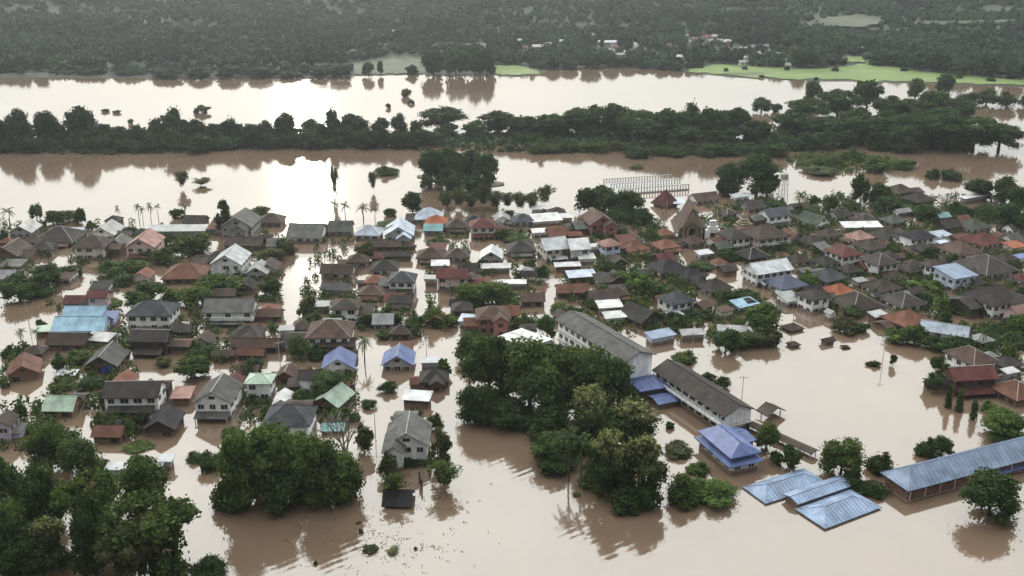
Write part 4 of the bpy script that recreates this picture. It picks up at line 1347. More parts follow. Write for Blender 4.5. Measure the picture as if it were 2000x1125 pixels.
p = at(1390, 470, 0)
rt = empty('temple_gate', (p.x, p.y, 0), R(8))
MB().box(-2.6, -1.0, -.7, .7, -.6, 4.2).box(1.0, 2.6, -.7, .7, -.6, 4.2).box(-1.0, 1.0, -.68, .68, 3.1, 4.18).build('wall', WALL['white'], rt)
MB().box(-1.9, 1.9, -.75, .75, 4.2, 5.4).build('upper_step', WALL['white'], rt)
MB().box(-1.2, 1.2, -.6, .6, 5.4, 7.6).build('crown_step', WALL['white'], rt)
MB().box(-1.0, 1.0, .3, .4, -.6, 3.1).build('door', WALL['wood'], rt)
put_label(rt, 'bright white stepped gate with a dark doorway', 'gate', 1390, 470, 30)

p = at(1452, 448, 0)
rt = empty('chedi', (p.x, p.y, 0), R(20))
MB().box(-3, 3, -3, 3, -1, 1.6).box(-2.4, 2.4, -2.4, 2.4, 1.6, 2.6).build('base', WALL['gold'], rt)
MB().lathe([(2.0, 2.6), (2.2, 3.2), (1.7, 3.5), (1.8, 4.2), (1.3, 4.5), (1.1, 5.8), (.6, 6.3)], 12).build('bell', WALL['gold'], rt)
MB().lathe([(.75, 6.2), (.4, 6.9), (.5, 7.0), (.26, 8.0), (.3, 8.1), (.04, 10.4)], 8).build('spire', WALL['gold'], rt)
put_label(rt, 'tiered golden chedi with a pointed spire', 'stupa', 1452, 448, 40)

# white colonnade at the water behind the temple
c, rz, W, D = rect((1208, 371), (1347, 361), (1215, 348), 2.2)
rt = empty('colonnade', (c.x, c.y, 0), rz)
MB().box(-W/2, W/2, -D/2, D/2, -1, .5).build('floor_slab', M_CONC, rt)
for yy in (-D/2 + .3, 0, D/2 - .3):
    for i in range(26):
        x = -W/2 + .3 + i * (W - .6) / 25
        MB().box(x - .17, x + .17, yy - .17, yy + .17, .5, 2.3).build('column', WALL['grey'], rt)
    MB().box(-W/2, W/2, yy - .22, yy + .22, 2.3, 2.5).build('beam', WALL['grey'], rt)
put_label(rt, 'long roofless white colonnade standing at the water', 'colonnade', 1275, 375, 140)

# water tower on its steel legs
p = at(1528, 392, 0)
rt = empty('water_tower', (p.x, p.y, 0), R(15))
for sx in (-1, 1):
    for sy in (-1, 1):
        MB().bar((sx*1.5, sy*1.5, -1), (sx*1.1, sy*1.1, 9), .13).build('leg', M_POST, rt)
b = MB()
for k in range(4):
    z0, z1 = k*2.25, k*2.25 + 2.25
    r0, r1 = 1.5 - .044*z0, 1.5 - .044*z1
    for a, bq in (((-1,-1),(1,-1)), ((1,-1),(1,1)), ((1,1),(-1,1)), ((-1,1),(-1,-1))):
        b.bar((a[0]*r0, a[1]*r0, z0), (bq[0]*r1, bq[1]*r1, z1), .05, n=4)
        b.bar((a[0]*r1, a[1]*r1, z1), (bq[0]*r1, bq[1]*r1, z1), .05, n=4)
br = b.build('bracing', M_POST, rt)
MB().lathe([(1.9, 9.0), (1.9, 9.2)], 10).build('platform', M_CONC, rt)
MB().lathe([(1.5, 9.2), (1.6, 10.0), (1.5, 11.2), (.2, 11.9)], 12).build('tank', M_CONC, rt)
put_label(rt, 'water tower on a tall latticed steel frame', 'water tower', 1528, 392, 24)

# power poles along the drowned streets
for i, (px, top, bot, lab) in enumerate(((550, 668, 745, 'power pole in the bright lane by the rusty roofs'), (733, 796, 846, 'thin pole alone in the wide flooded lane'),
        (833, 655, 700, 'power pole at the lagoon by the pale sheet roof'), (1351, 650, 702, 'pale pole by the grey sheet roofs'),
        (1447, 735, 800, 'faint pole beside the long school wing'), (1724, 655, 705, 'pole standing near two small lagoon trees'),
        (1131, 400, 440, 'pole by the big trees and dark hip'), (1548, 610, 640, 'pole beside the sunken pavilion roof'), (58, 585, 640, 'pole alone in the pale water near left edge'))):
    p = at(px, bot); s, sn, cs = scale_at(p)
    h = (bot - top) / (s * cs)
    rt = empty('power_pole', p, R(random.uniform(-30, 30)))
    MB().bar((0, 0, -1), (0, 0, h), .10, .07, 6).build('shaft', M_CONC, rt)
    MB().box(-.9, .9, -.06, .06, h - .55, h - .43).build('cross_arm', M_CONC, rt)
    for x in (-.8, 0, .8): MB().lathe([(.05, h - .43), (.07, h - .3), (.03, h - .2)], 6, x, 0).build('insulator', M_CONC, rt)
    tag(rt, lab, 'power pole')
# two dark posts in the water near the front
for px, top, bot, lab in ((820, 920, 944, 'dark post in the water, farther one of two'), (824, 936, 956, 'dark post in the water, nearer one of two')):
    p = at(px, bot); s, sn, cs = scale_at(p)
    MBb = MB().bar((0, 0, -1), (0, 0, (bot - top) / (s * cs)), .22, .2, 7).build('gate_post', M_WOODPOST)
    MBb.location = p
    tag(MBb, lab, 'post')

# ------------------------------------------------------------------ trees
KD = {'round': {'dark': 'dark rounded tree', 'mid': 'rounded green tree', 'fresh': 'bright green rounded tree', 'olive': 'olive rounded tree', 'teak': 'tree with pale yellow tips', 'far': 'grey green rounded tree'},
      'umbrella': {'dark': 'dark flat-topped tree', 'mid': 'green flat-topped tree', 'fresh': 'bright flat-topped tree', 'olive': 'olive flat-topped tree', 'far': 'hazy flat-topped tree'},
      'tall': {'dark': 'tall dark tree', 'mid': 'tall green tree', 'fresh': 'tall bright green tree', 'olive': 'tall olive tree', 'teak': 'tall tree with yellow tips', 'far': 'tall hazy tree'},
      'bush': {'dark': 'dark leafy shrub', 'mid': 'green leafy shrub', 'fresh': 'bright green shrub', 'olive': 'olive shrub', 'far': 'hazy shrub'},
      'bamboo': {'dark': 'dark feathery bamboo', 'mid': 'green feathery bamboo', 'fresh': 'bright feathery bamboo', 'olive': 'olive feathery bamboo', 'far': 'hazy bamboo'},
      'palm': {}, 'banana': {}, 'column': {}, 'bare': {}}
def kd(kind, leaf):
    return KD[kind].get(leaf) or {'palm': 'coconut palm', 'banana': 'banana plants', 'column': 'narrow upright cypress', 'bare': 'bare branched pale tree'}[kind]

def row_of(boxes, place, group, back=0):
    """trees along one line: their labels count from the left"""
    boxes = sorted(boxes, key=lambda b: b[0] + b[2])
    for i, b in enumerate(boxes):
        tall_ = back and b[3] - b[1] > 52
        plant(b[:4], b[4], b[5], f'{kd(b[4], b[5])}, {ordinal(i + 1)} from the left {place}', group, ground=at((b[0] + b[2]) / 2, b[3] - back) if tall_ else None)

rnd = random.Random(3)
# the near river bank, left stretch: named giants and the lower wood between them
L1 = [(-10, 232, 26, 300, 'round', 'far'), (14, 208, 72, 298, 'round', 'far'), (70, 212, 122, 296, 'round', 'far'), (128, 199, 196, 296, 'round', 'far'), (112, 236, 150, 298, 'bush', 'far'),
      (184, 238, 226, 299, 'round', 'far'), (222, 244, 262, 298, 'bush', 'far'), (250, 240, 302, 297, 'round', 'far'), (296, 246, 330, 296, 'bush', 'far'), (316, 205, 376, 292, 'tall', 'far'),
      (360, 228, 410, 292, 'round', 'far'), (398, 238, 440, 292, 'round', 'far'), (434, 224, 478, 291, 'tall', 'far'), (470, 238, 512, 290, 'round', 'far'), (500, 232, 540, 288, 'round', 'far'),
      (536, 216, 586, 286, 'round', 'far'), (584, 228, 640, 284, 'round', 'far'), (634, 212, 668, 284, 'round', 'far'), (664, 217, 728, 282, 'round', 'far'), (720, 226, 764, 280, 'round', 'far'), (762, 218, 800, 280, 'round', 'far'), (796, 232, 830, 282, 'round', 'far')]
for x in range(-10, 830, 46):
    L1.append((x, 250 + rnd.uniform(-4, 5), x + 62, (300 if x < 400 else 293 if x < 600 else 287) + rnd.uniform(-4, 3), 'bush', 'far'))
for x in range(-20, 820, 37): L1.append((x, 236 + rnd.uniform(-8, 14), x + rnd.uniform(44, 66), 291, rnd.choice(('bush', 'round', 'tall')), 'far'))
row_of(L1, 'on the left river bank', 'trees along the left stretch of river bank', 10)
L2 = [(818, 206, 916, 285, 'umbrella', 'far'), (840, 238, 900, 296, 'round', 'far'), (900, 232, 960, 298, 'round', 'dark'), (930, 214, 1010, 292, 'umbrella', 'far'), (985, 222, 1060, 300, 'umbrella', 'dark'), (1000, 245, 1065, 306, 'bush', 'dark'),
      (1040, 218, 1110, 298, 'umbrella', 'dark'), (1090, 206, 1160, 296, 'umbrella', 'dark'), (1128, 200, 1180, 290, 'round', 'dark'), (1160, 198, 1240, 294, 'umbrella', 'dark'), (1200, 210, 1290, 306, 'umbrella', 'dark'),
      (1225, 230, 1310, 318, 'round', 'dark'), (1270, 208, 1350, 312, 'umbrella', 'dark'), (1320, 192, 1375, 300, 'tall', 'dark'), (1350, 206, 1425, 312, 'umbrella', 'dark'), (1290, 240, 1370, 320, 'umbrella', 'dark'), (1370, 240, 1450, 318, 'umbrella', 'dark'),
      (1405, 206, 1465, 305, 'umbrella', 'dark'), (1440, 232, 1515, 318, 'umbrella', 'dark'), (1465, 188, 1510, 250, 'round', 'dark'), (1505, 195, 1530, 248, 'bush', 'dark')]
for x in range(985, 1480, 42): L2.append((x, 232 + rnd.uniform(-8, 8), x + rnd.uniform(54, 74), 294, 'round', 'dark'))
for x in range(1220, 1500, 34): L2.append((x, 270 + rnd.uniform(-6, 6), x + 56, 306 + rnd.uniform(-5, 5), 'bush', 'dark'))
for x in range(1030, 1230, 30): L2.append((x, 268 + rnd.uniform(-5, 5), x + 46, 299 + rnd.uniform(-4, 4), 'bush', 'mid'))
row_of(L2, 'on the middle river bank', 'trees along the middle stretch of river bank', 30)
# the wooded island
L3 = [(1565, 155, 1605, 225, 'round', 'dark'), (1530, 188, 1620, 262, 'umbrella', 'dark'), (1590, 170, 1680, 250, 'umbrella', 'dark'), (1660, 152, 1725, 240, 'umbrella', 'dark'), (1700, 182, 1790, 262, 'umbrella', 'dark'), (1768, 150, 1806, 215, 'round', 'dark'),
      (1775, 172, 1865, 255, 'round', 'dark'), (1822, 142, 1866, 205, 'round', 'dark'), (1830, 186, 1905, 262, 'umbrella', 'dark'), (1505, 215, 1590, 285, 'umbrella', 'dark'), (1560, 225, 1650, 292, 'umbrella', 'dark'), (1640, 222, 1740, 298, 'umbrella', 'dark'),
      (1710, 218, 1800, 304, 'umbrella', 'dark'), (1730, 240, 1800, 316, 'round', 'dark'), (1780, 215, 1890, 310, 'umbrella', 'dark'), (1800, 240, 1880, 312, 'round', 'dark'), (1850, 222, 1950, 312, 'umbrella', 'dark'), (1900, 238, 2000, 312, 'umbrella', 'dark'),
      (1860, 168, 1910, 208, 'bush', 'dark'), (1900, 170, 1950, 208, 'round', 'dark'), (1940, 174, 1990, 212, 'bush', 'dark'), (1985, 180, 2020, 212, 'bush', 'dark'), (1480, 262, 1520, 300, 'bush', 'dark'), (1690, 250, 1732, 312, 'tall', 'dark')]
for x in range(1520, 1850, 55): L3.append((x, 215 + rnd.uniform(-12, 12), x + rnd.uniform(60, 84), 284, 'round', 'dark'))
for x in range(1500, 1860, 38): L3.append((x, 248 + rnd.uniform(-8, 8), x + 62, 306 + rnd.uniform(-12, 8), 'bush', 'dark'))
L3 += [(1590, 292, 1650, 330, 'bush', 'mid'), (1640, 280, 1690, 334, 'bush', 'mid'), (1680, 300, 1740, 340, 'bush', 'mid'), (1730, 300, 1790, 332, 'bush', 'mid'), (1560, 320, 1640, 345, 'bush', 'olive'), (1805, 322, 1835, 352, 'bush', 'dark'), (1835, 322, 1880, 355, 'bush', 'dark')]
row_of(L3, 'on the wooded island', 'trees of the wooded island', 20)
# clump of trees and reeds on the spit below the bank
L4 = [(816, 286, 870, 360, 'round', 'dark'), (838, 282, 905, 356, 'round', 'dark'), (880, 286, 945, 360, 'round', 'dark'), (920, 292, 978, 372, 'round', 'dark'), (850, 318, 910, 376, 'bush', 'dark'), (818, 330, 850, 372, 'bush', 'dark'), (900, 325, 960, 385, 'bush', 'dark'), (784, 370, 828, 424, 'round', 'dark'), (728, 318, 782, 344, 'bush', 'dark')]
for x in range(850, 1060, 24): L4.append((x, 362 + rnd.uniform(-8, 12), x + 44, 408 + rnd.uniform(-6, 10), 'bamboo', 'olive'))
row_of(L4, 'in the clump below the bank', 'clump of trees and reeds below the bank')
row_of([(1118, 358, 1180, 420, 'round', 'dark'), (1150, 356, 1215, 425, 'round', 'dark'), (1195, 366, 1260, 428, 'round', 'dark'), (1180, 390, 1240, 440, 'bush', 'dark'), (1225, 395, 1275, 440, 'bush', 'dark')], 'behind the red brown gables', 'dark trees left of the temple')
row_of([(1395, 312, 1460, 378, 'round', 'dark'), (1430, 292, 1524, 384, 'round', 'dark'), (1395, 335, 1440, 386, 'bush', 'dark'), (1470, 320, 1525, 384, 'bush', 'dark')], 'behind the temple roofs', 'round trees behind the temple')

# lanes and open water where nothing grows: pixel polylines with a half width
LANES = [([(425, 420), (430, 470)], 14), ([(600, 480), (572, 520), (570, 600), (560, 700), (500, 760)], 17), ([(812, 460), (815, 540), (828, 620), (845, 680), (890, 760), (880, 860)], 15), ([(700, 470), (705, 530), (700, 560)], 9),
         ([(1300, 420), (1325, 480), (1390, 530), (1460, 560), (1530, 605), (1600, 640)], 12), ([(720, 740), (700, 700), (780, 660), (720, 800), (760, 860)], 24), ([(300, 520), (340, 560), (300, 600)], 8), ([(180, 530), (140, 570), (0, 590)], 16),
         ([(0, 650), (70, 640), (110, 660)], 30), ([(300, 730), (350, 740), (360, 800)], 26), ([(0, 780), (100, 740)], 18), ([(150, 800), (170, 860)], 16), ([(340, 850), (420, 860), (380, 1000)], 30), ([(260, 560), (250, 650)], 8), ([(1060, 620), (1070, 560), (1040, 520)], 10), ([(780, 720), (840, 700)], 20)]
ZONES = [[(0, 440), (230, 430), (420, 445), (700, 450), (1000, 415), (1240, 430), (1420, 400), (1620, 380), (2000, 380), (2000, 600), (1830, 625), (1600, 615), (1500, 600), (1440, 660), (1290, 655), (1120, 640), (900, 650), (700, 680), (560, 700), (300, 730), (0, 760)],
         [(440, 690), (560, 740), (700, 720), (690, 830), (480, 830)], [(0, 680), (240, 690), (330, 820), (180, 900), (0, 880)], [(1830, 640), (2000, 640), (2000, 760), (1900, 745)]]
def seg_d(p, a, b):
    ax, ay = b[0] - a[0], b[1] - a[1]
    t = max(0, min(1, ((p[0]-a[0])*ax + (p[1]-a[1])*ay) / (ax*ax + ay*ay)))
    return math.hypot(p[0] - a[0] - t*ax, p[1] - a[1] - t*ay)
def inside(p, poly):
    r = False; j = len(poly) - 1
    for i in range(len(poly)):
        (xi, yi), (xj, yj) = poly[i], poly[j]
        if (yi > p[1]) != (yj > p[1]) and p[0] < (xj - xi) * (p[1] - yi) / (yj - yi) + xi: r = not r
        j = i
    return r
def in_lane(p):
    return any(seg_d(p, l[i], l[i+1]) < w + 4 for l, w in LANES for i in range(len(l) - 1))

# small sheds and lean-tos that fill the back yards
def relate(px, py, h):
    dx, dy = px - h[1], py - h[2]
    if abs(dx) > abs(dy) * 1.3 + 6: return 'to the left of the' if dx < 0 else 'to the right of the'
    return 'behind the' if dy < 0 else 'in front of the'
used = set()
MAIN = list(HOUSES)
frng = random.Random(31); made = 0
for k in range(4000):
    if made >= 84: break
    x, y = frng.uniform(10, 1990), frng.uniform(415, 800)
    if x < 1000 and frng.random() < .35: continue
    if not any(inside((x, y), z) for z in ZONES) or in_lane((x, y)): continue
    q = at(x, y); s_ = scale_at(q)[0]
    wp = frng.uniform(4.6, 7.4) * s_
    r_ = wp / s_ / 2
    if any(math.hypot(q.x - h[4], (q.y - h[5])) < r_ * .8 + max(h[6], h[7]) * .52 for h in HOUSES): continue
    rc = frng.choice(('umber', 'dark', 'rust', 'brown', 'black', 'umber', 'dark', 'maroon', 'ash', 'grey', 'terra'))
    kd_ = frng.choice(('g', 'h', 'g', 'f', 's'))
    word = {'umber': 'umber', 'dark': 'charcoal', 'rust': 'rusty', 'brown': 'brown', 'black': 'black', 'maroon': 'maroon', 'ash': 'ash grey', 'grey': 'grey', 'terra': 'terracotta'}[rc]
    wc = frng.choice(('wood', 'dark', 'grey', 'cream', 'white', 'wood'))
    cand = None
    for h in sorted(MAIN, key=lambda h: math.hypot(x - h[1], 1.5 * (y - h[2])))[:14]:
        c_ = f'small {word} roof {relate(x, y, h)} {h[0]}'
        if len(c_.replace('-', ' ').split()) <= 16 and c_ not in used: cand = c_; break
    if not cand: continue
    used.add(cand)
    house(x, y - 6, wp, kd_, 1, rc, wc, cand, 'n' if frng.random() < .5 else 'd.8', 'shed', 'small back yard roofs')
    made += 1
FILL = HOUSES[len(MAIN):]

# trees and shrubs in the village and the front: each takes its label from the house it stands beside
VILLAGE = '''
1658 335 1700 400 round dark|1690 352 1740 402 round dark|1600 375 1640 415 bush dark|1640 388 1690 412 bush dark|1700 380 1760 415 round dark|1730 392 1790 420 bush mid|1780 395 1840 432 round dark|1840 385 1900 425 bush dark|1880 345 1940 392 round dark|1930 340 1990 400 round dark|1960 360 2010 420 round dark|1930 390 2000 450 round dark|1960 410 2010 455 round dark|1890 395 1950 428 bush dark|1540 372 1580 420 palm mid|1580 375 1605 402 bush dark|1536 395 1600 425 bush dark|1480 385 1540 408 bush dark
1500 455 1545 490 bush dark|1580 465 1640 505 bush mid|1555 520 1600 560 bush fresh|1400 480 1450 512 bush dark|1340 505 1400 530 bush dark|1255 430 1310 465 bush dark|1240 460 1262 478 bush olive|1390 560 1440 590 round dark|1430 560 1490 590 bush dark|1450 585 1528 655 round fresh|1385 635 1450 690 round dark|1425 630 1500 682 bush mid|1480 630 1530 680 bush olive|1312 676 1366 712 bush mid|1345 600 1400 625 bush dark|1290 600 1340 640 bush dark
1180 515 1240 560 bush fresh|1215 520 1275 575 bush fresh|1240 540 1300 580 bush fresh|1170 495 1210 540 bush dark|1260 505 1290 530 bush dark|1140 580 1180 605 bush dark
1755 535 1800 570 banana fresh|1790 540 1850 570 bush fresh|1700 515 1735 545 bush dark|1815 570 1860 615 bush fresh|1780 560 1830 595 bush dark|1860 585 1920 620 bush mid|1825 605 1860 640 round dark|1760 490 1800 515 bush mid|1800 480 1830 505 round dark|1840 490 1880 520 bush dark|1970 545 2005 600 bush dark|1960 600 2010 660 bush fresh|1900 585 1940 620 bush dark|1930 655 1965 700 palm dark|1955 645 1995 695 palm dark|1900 640 1935 680 palm dark|1860 650 1910 680 bush dark
1720 635 1780 675 bush mid|1750 625 1820 680 bush mid|1800 650 1860 690 bush dark|1620 610 1680 655 bush olive|1660 620 1700 650 bush dark|1640 590 1690 625 bush dark|1810 690 1850 735 round dark|1800 720 1840 770 bush dark|1825 700 1870 760 bush dark|1844 752 1858 798 column dark|1864 762 1880 806 column dark|1892 782 1908 820 column dark|1912 775 1950 808 bush mid|1898 790 2010 862 round fresh|1735 690 1752 716 round dark|1700 700 1722 718 bush dark|1786 845 1830 895 bush dark|1810 845 1866 895 round dark
1590 848 1690 940 round mid|1690 870 1750 930 bush dark|1670 930 1740 975 bush dark|1468 820 1526 885 round mid|1520 862 1566 920 round dark|1500 870 1530 910 bush dark|1862 908 1996 1020 round dark|1640 905 1690 960 bush dark|1390 728 1430 762 bush dark|1370 722 1400 745 bush dark
890 640 1020 790 round mid|960 650 1110 810 round mid|1060 655 1210 810 round mid|1000 700 1130 830 round dark|900 760 980 838 bush dark|960 780 1060 842 bush dark|1030 800 1110 870 bush dark|1090 810 1180 890 bush dark|1040 870 1130 930 bush dark|1130 900 1200 960 bush mid|1150 860 1230 960 bush dark|886 740 980 830 round dark|930 770 1050 835 round dark|1030 780 1120 850 round dark|1100 740 1200 880 round teak|1140 800 1240 880 round dark|1180 770 1290 870 round teak|1030 835 1130 910 round dark|1070 840 1150 940 palm dark|1100 850 1170 945 palm dark|1140 830 1232 980 tall teak|1200 838 1305 985 tall teak|1180 930 1260 1005 bush dark|1230 900 1300 1000 bush dark|1290 910 1380 990 bush mid|1340 925 1450 990 bush fresh|1290 855 1352 895 bush olive|1340 895 1392 930 bush mid|1150 690 1240 790 round dark|1195 720 1250 800 bush dark|1296 818 1318 838 bush dark|880 640 950 710 bush mid
420 830 520 1000 round mid|470 815 600 985 round mid|560 838 680 990 round mid|500 880 620 1004 bush dark|600 870 720 985 round mid|640 870 718 992 bush mid|416 890 500 1003 bush dark|520 838 640 930 round mid|612 790 742 925 bare mid|690 815 735 890 bush olive|360 875 400 905 bush dark|384 868 440 925 bush dark|424 850 470 900 bush mid
-20 880 60 1010 round dark|40 900 140 1050 round dark|-30 960 80 1130 round dark|60 1000 150 1130 tall teak|120 910 250 1060 umbrella mid|140 960 240 1140 round dark|200 950 390 1120 umbrella mid|230 880 340 1010 round mid|200 1010 320 1150 umbrella olive|300 1040 380 1150 bush mid|360 1080 460 1150 bush dark|48 820 150 920 round mid|110 850 200 940 round dark|20 900 90 980 bush mid|150 880 220 930 bush mid|0 1040 100 1160 round dark|100 860 130 920 banana fresh
840 830 886 930 tall olive|832 890 905 968 bamboo mid|736 918 800 985 bamboo mid|735 870 780 940 bush olive|760 880 850 915 bush dark|790 790 830 830 bush dark|760 800 800 830 bush olive|736 738 780 770 bush dark|850 690 884 740 bush mid|830 800 870 845 bush olive|700 775 740 800 bush dark
560 650 610 705 round mid|600 665 640 705 bush dark|690 655 735 710 palm fresh|600 715 690 780 round dark|570 755 620 800 round dark|640 790 700 830 bush dark|680 800 706 824 bush dark|460 695 520 735 round dark|505 785 545 830 bush mid|430 830 480 860 bush dark|340 690 420 745 round mid|360 660 420 705 bush mid|300 690 340 720 bush olive|320 800 345 820 bush dark|60 640 90 680 palm mid|30 642 62 680 palm mid|70 618 92 642 bush dark
26 784 58 822 round dark|28 820 90 850 bush mid|90 730 150 765 bush mid|140 730 210 765 bush dark|120 675 190 715 bush fresh|230 655 260 700 bush fresh|180 795 215 830 bush olive|190 740 230 800 bush dark|260 800 300 840 round dark|0 670 40 700 bush dark|100 680 140 730 bush dark|0 735 20 760 bush dark|240 860 300 885 bush mid|150 860 190 900 bush mid
240 560 300 610 round mid|260 545 330 590 round dark|210 525 270 560 bush dark|185 500 260 545 bush mid|230 500 300 535 bush mid|310 555 360 600 bush mid|340 550 420 600 round mid|380 530 450 580 round mid|420 535 500 575 round mid|60 510 130 570 round dark|0 530 80 590 round dark|30 540 120 585 bush dark|110 505 165 545 bush dark|290 475 350 520 bush mid|330 455 400 500 round mid|360 450 420 495 round mid|300 450 350 480 round dark|270 480 310 510 bush olive|170 560 190 590 bush dark|190 580 240 600 bush mid
500 530 560 580 bush mid|500 470 560 515 bush olive|540 450 580 500 bush olive|580 560 620 620 bush olive|590 600 640 650 bush olive|690 470 740 510 round olive|660 560 700 600 bush olive|720 590 790 640 bush dark|700 600 740 640 bush dark|790 600 830 640 bush mid|780 625 820 660 bush dark|640 600 680 640 bush dark|730 640 770 665 bush mid|820 575 870 640 bush fresh|850 600 900 640 bush mid|835 610 880 640 bush dark|880 545 960 600 round mid|920 540 1000 600 round mid|960 560 1020 605 bush mid|1000 600 1050 650 bush mid|1045 610 1090 665 round dark|980 630 1020 650 bush dark|900 640 940 660 bush dark|1040 510 1075 550 bush dark|1020 500 1050 520 bush olive|1000 520 1030 545 bush olive|960 440 1010 470 bush mid|980 450 1040 480 bush mid|1070 585 1110 610 bush mid|930 500 950 525 bush dark|1090 590 1140 620 bush mid|830 465 880 480 bush dark|980 405 1010 425 bush mid|1130 650 1160 680 bush mid|1060 665 1100 700 round mid|1120 668 1180 700 round dark
424 388 462 460 tall dark|70 395 90 440 palm mid|0 405 40 445 palm mid|58 396 86 430 round dark|85 405 135 440 round mid|110 405 160 435 bush mid|145 404 172 438 round dark|170 425 190 450 bush mid|0 440 20 475 bush dark|225 400 240 435 palm dark|260 398 285 432 palm dark|285 395 305 430 palm dark|300 398 320 430 palm dark|270 404 290 436 palm mid|330 400 362 428 bush dark|350 398 376 426 palm dark|240 436 270 460 bush dark|480 400 530 425 round olive|690 398 730 430 palm dark|720 405 745 430 palm dark|660 395 690 430 palm dark|745 400 775 425 bush dark|590 385 640 430 palm olive|640 390 670 435 palm olive|730 430 780 442 bush dark|580 440 610 470 bush olive
'''
NEAR = []
for row in VILLAGE.strip().splitlines():
    for it in row.split('|'):
        a = it.split()
        box = tuple(float(x) for x in a[:4])
        rt = plant(box, a[4], a[5])
        NEAR.append((rt, (box[0] + box[2]) / 2, box[3], a[4], a[5], box[2] - box[0]))

for rt, px, py, kind, leaf, w in sorted(NEAR, key=lambda t: -t[5]):
    near = sorted(MAIN, key=lambda h: math.hypot(px - h[1], 1.5 * (py - h[2])))
    lab = None
    for h in near[:10]:
        cand = f'{kd(kind, leaf)} {relate(px, py, h)} {h[0]}'
        if len(cand.replace('-', ' ').split()) > 16: continue
        if cand not in used:
            lab = cand; break
    if lab is None: lab = f'{kd(kind, leaf)} near the {near[0][0]}'
    lab = ' '.join(lab.split()[:16])
    used.add(lab)
    tag(rt, lab, NAMES[kind][1], 'trees and shrubs among the houses')

# bushes that fill the gaps between the houses: hedges and garden thickets too tangled to count
def thicket(name, areas, leaf, seed, card, dens, hmax):
    rng = np.random.default_rng(seed); P = []
    for (x0, y0, x1, y1) in areas:
        a, b_ = at(x0, y1), at(x1, y1); c_ = at((x0+x1)/2, y0)
        wx, wy = (b_ - a).length / 2, max(1.0, (c_.y - a.y) / 2)
        cx, cy = (a.x + b_.x) / 2, (a.y + c_.y) / 2
        n = int(dens * wx * wy * 4)
        for k in range(max(2, int(wx * wy / 2.2))):
            th = rng.uniform(0, 6.283); r = math.sqrt(rng.random())
            q = np.array([cx + wx*r*math.cos(th), cy + wy*r*math.sin(th), 0])
            if any(abs(q[0] - h[4]) < h[6]/2 + .2 and abs(q[1] - h[5]) < h[7]/2 + .2 for h in HOUSES if abs(h[4] - q[0]) < 40): continue
            rr = np.array([rng.uniform(.7, 1.6), rng.uniform(.7, 1.6), rng.uniform(.5, 1) * hmax])
            m = max(10, int(dens * 10))
            d = unit(rng.normal(size=(m, 3))); d[:, 2] = np.abs(d[:, 2])
            P.append(cards(rng, q + d * rr * rng.uniform(.75, 1.1, (m, 1)), unit(d + .8 * rng.normal(size=(m, 3))), card))
    v = np.concatenate(P); v[:, 2] = np.clip(v[:, 2], .02, None)
    return tag(link(name, np_mesh(name, v, 4), LEAF[leaf]), kind='stuff')

rng = random.Random(9)
areas = []
for k in range(14000):
    x, y = rng.uniform(-10, 2010), rng.uniform(385, 900)
    if not any(inside((x, y), z) for z in ZONES) or in_lane((x, y)): continue
    g = .5 + .5 * math.sin(x * .021 + 1.7 * math.sin(y * .03)) * math.sin(y * .047 + x * .006)
    if rng.random() > (.38 + .55 * g) * (1.0 if x > 1150 else .36): continue
    q = at(x, y)
    if any(abs(q.x - h[4]) < h[6]/2 and abs(q.y - h[5]) < h[7]/2 for h in HOUSES): continue
    s = scale_at(q)[0]
    areas.append((x - 1.7*s*.8, y - .5*s, x + 1.7*s*.8, y + .5*s))
print('thickets', len(areas))
thicket('garden_undergrowth', areas[::3], 'mid', 5, .36, 3.0, 3.0)
thicket('garden_undergrowth', areas[1::3], 'dark', 6, .36, 3.0, 3.6)
thicket('garden_undergrowth', areas[2::3], 'dark', 16, .36, 3.0, 2.4)
thicket('bank_undergrowth', [(-20, 268, 420, 302), (400, 262, 830, 292), (840, 262, 1240, 298)], 'far', 7, .8, .8, 3.0)
thicket('island_undergrowth', [(1560, 300, 1790, 338), (1500, 250, 1600, 290)], 'mid', 8, .7, 1.0, 2.4)

# floating weeds and broken branches on the open water
for i, (x0, y0, x1, y1, lab) in enumerate(((708, 1060, 745, 1080, 'clump of drifting weeds on the front water'), (748, 1066, 790, 1086, 'palm leaf tangle drifting beside the weed clump'), (808, 1066, 816, 1074, 'small dark tuft right of the drifting palm leaves'),
        (612, 1092, 622, 1104, 'little floating tuft near the bottom edge'), (700, 1030, 712, 1042, 'floating tuft under the tree reflection'), (694, 1018, 706, 1024, 'flat scrap of driftweed by the tree reflection'),
        (1118, 960, 1134, 970, 'dark scrap drifting under the yellow tipped trees'), (340, 330, 372, 372, 'half drowned twiggy bush in the inner river'), (372, 345, 420, 366, 'scattered weed tufts beside the twiggy bush'),
        (783, 166, 806, 190, 'drowned round bush in the far river'), (380, 198, 412, 222, 'drowned round bush above the left bank'), (752, 198, 764, 212, 'small drowned bush left of the far pair'), (796, 192, 810, 204, 'small drowned bush right of the far pair'),
        (195, 210, 214, 220, 'low drowned bush in the far river, left of two'), (220, 212, 238, 222, 'low drowned bush in the far river, right of two'), (250, 228, 262, 242, 'single drowned shrub above the left bank'),
        (718, 330, 740, 376, 'twiggy drowned palm in the glittering inner river'), (645, 318, 665, 390, 'tall drowned thicket in the sun glitter'), (1228, 318, 1260, 330, 'dark drift of weeds in front of the middle bank'), (1640, 672, 1660, 682, 'small weed patch on the lagoon'), (1690, 702, 1712, 716, 'flat weed patch beside the lagoon trees'))):
    plant((x0, y0, x1, y1), 'banana' if 'palm leaf' in lab else 'bamboo' if 'twiggy' in lab or 'thicket' in lab else 'bush', 'olive', lab, lod=0)

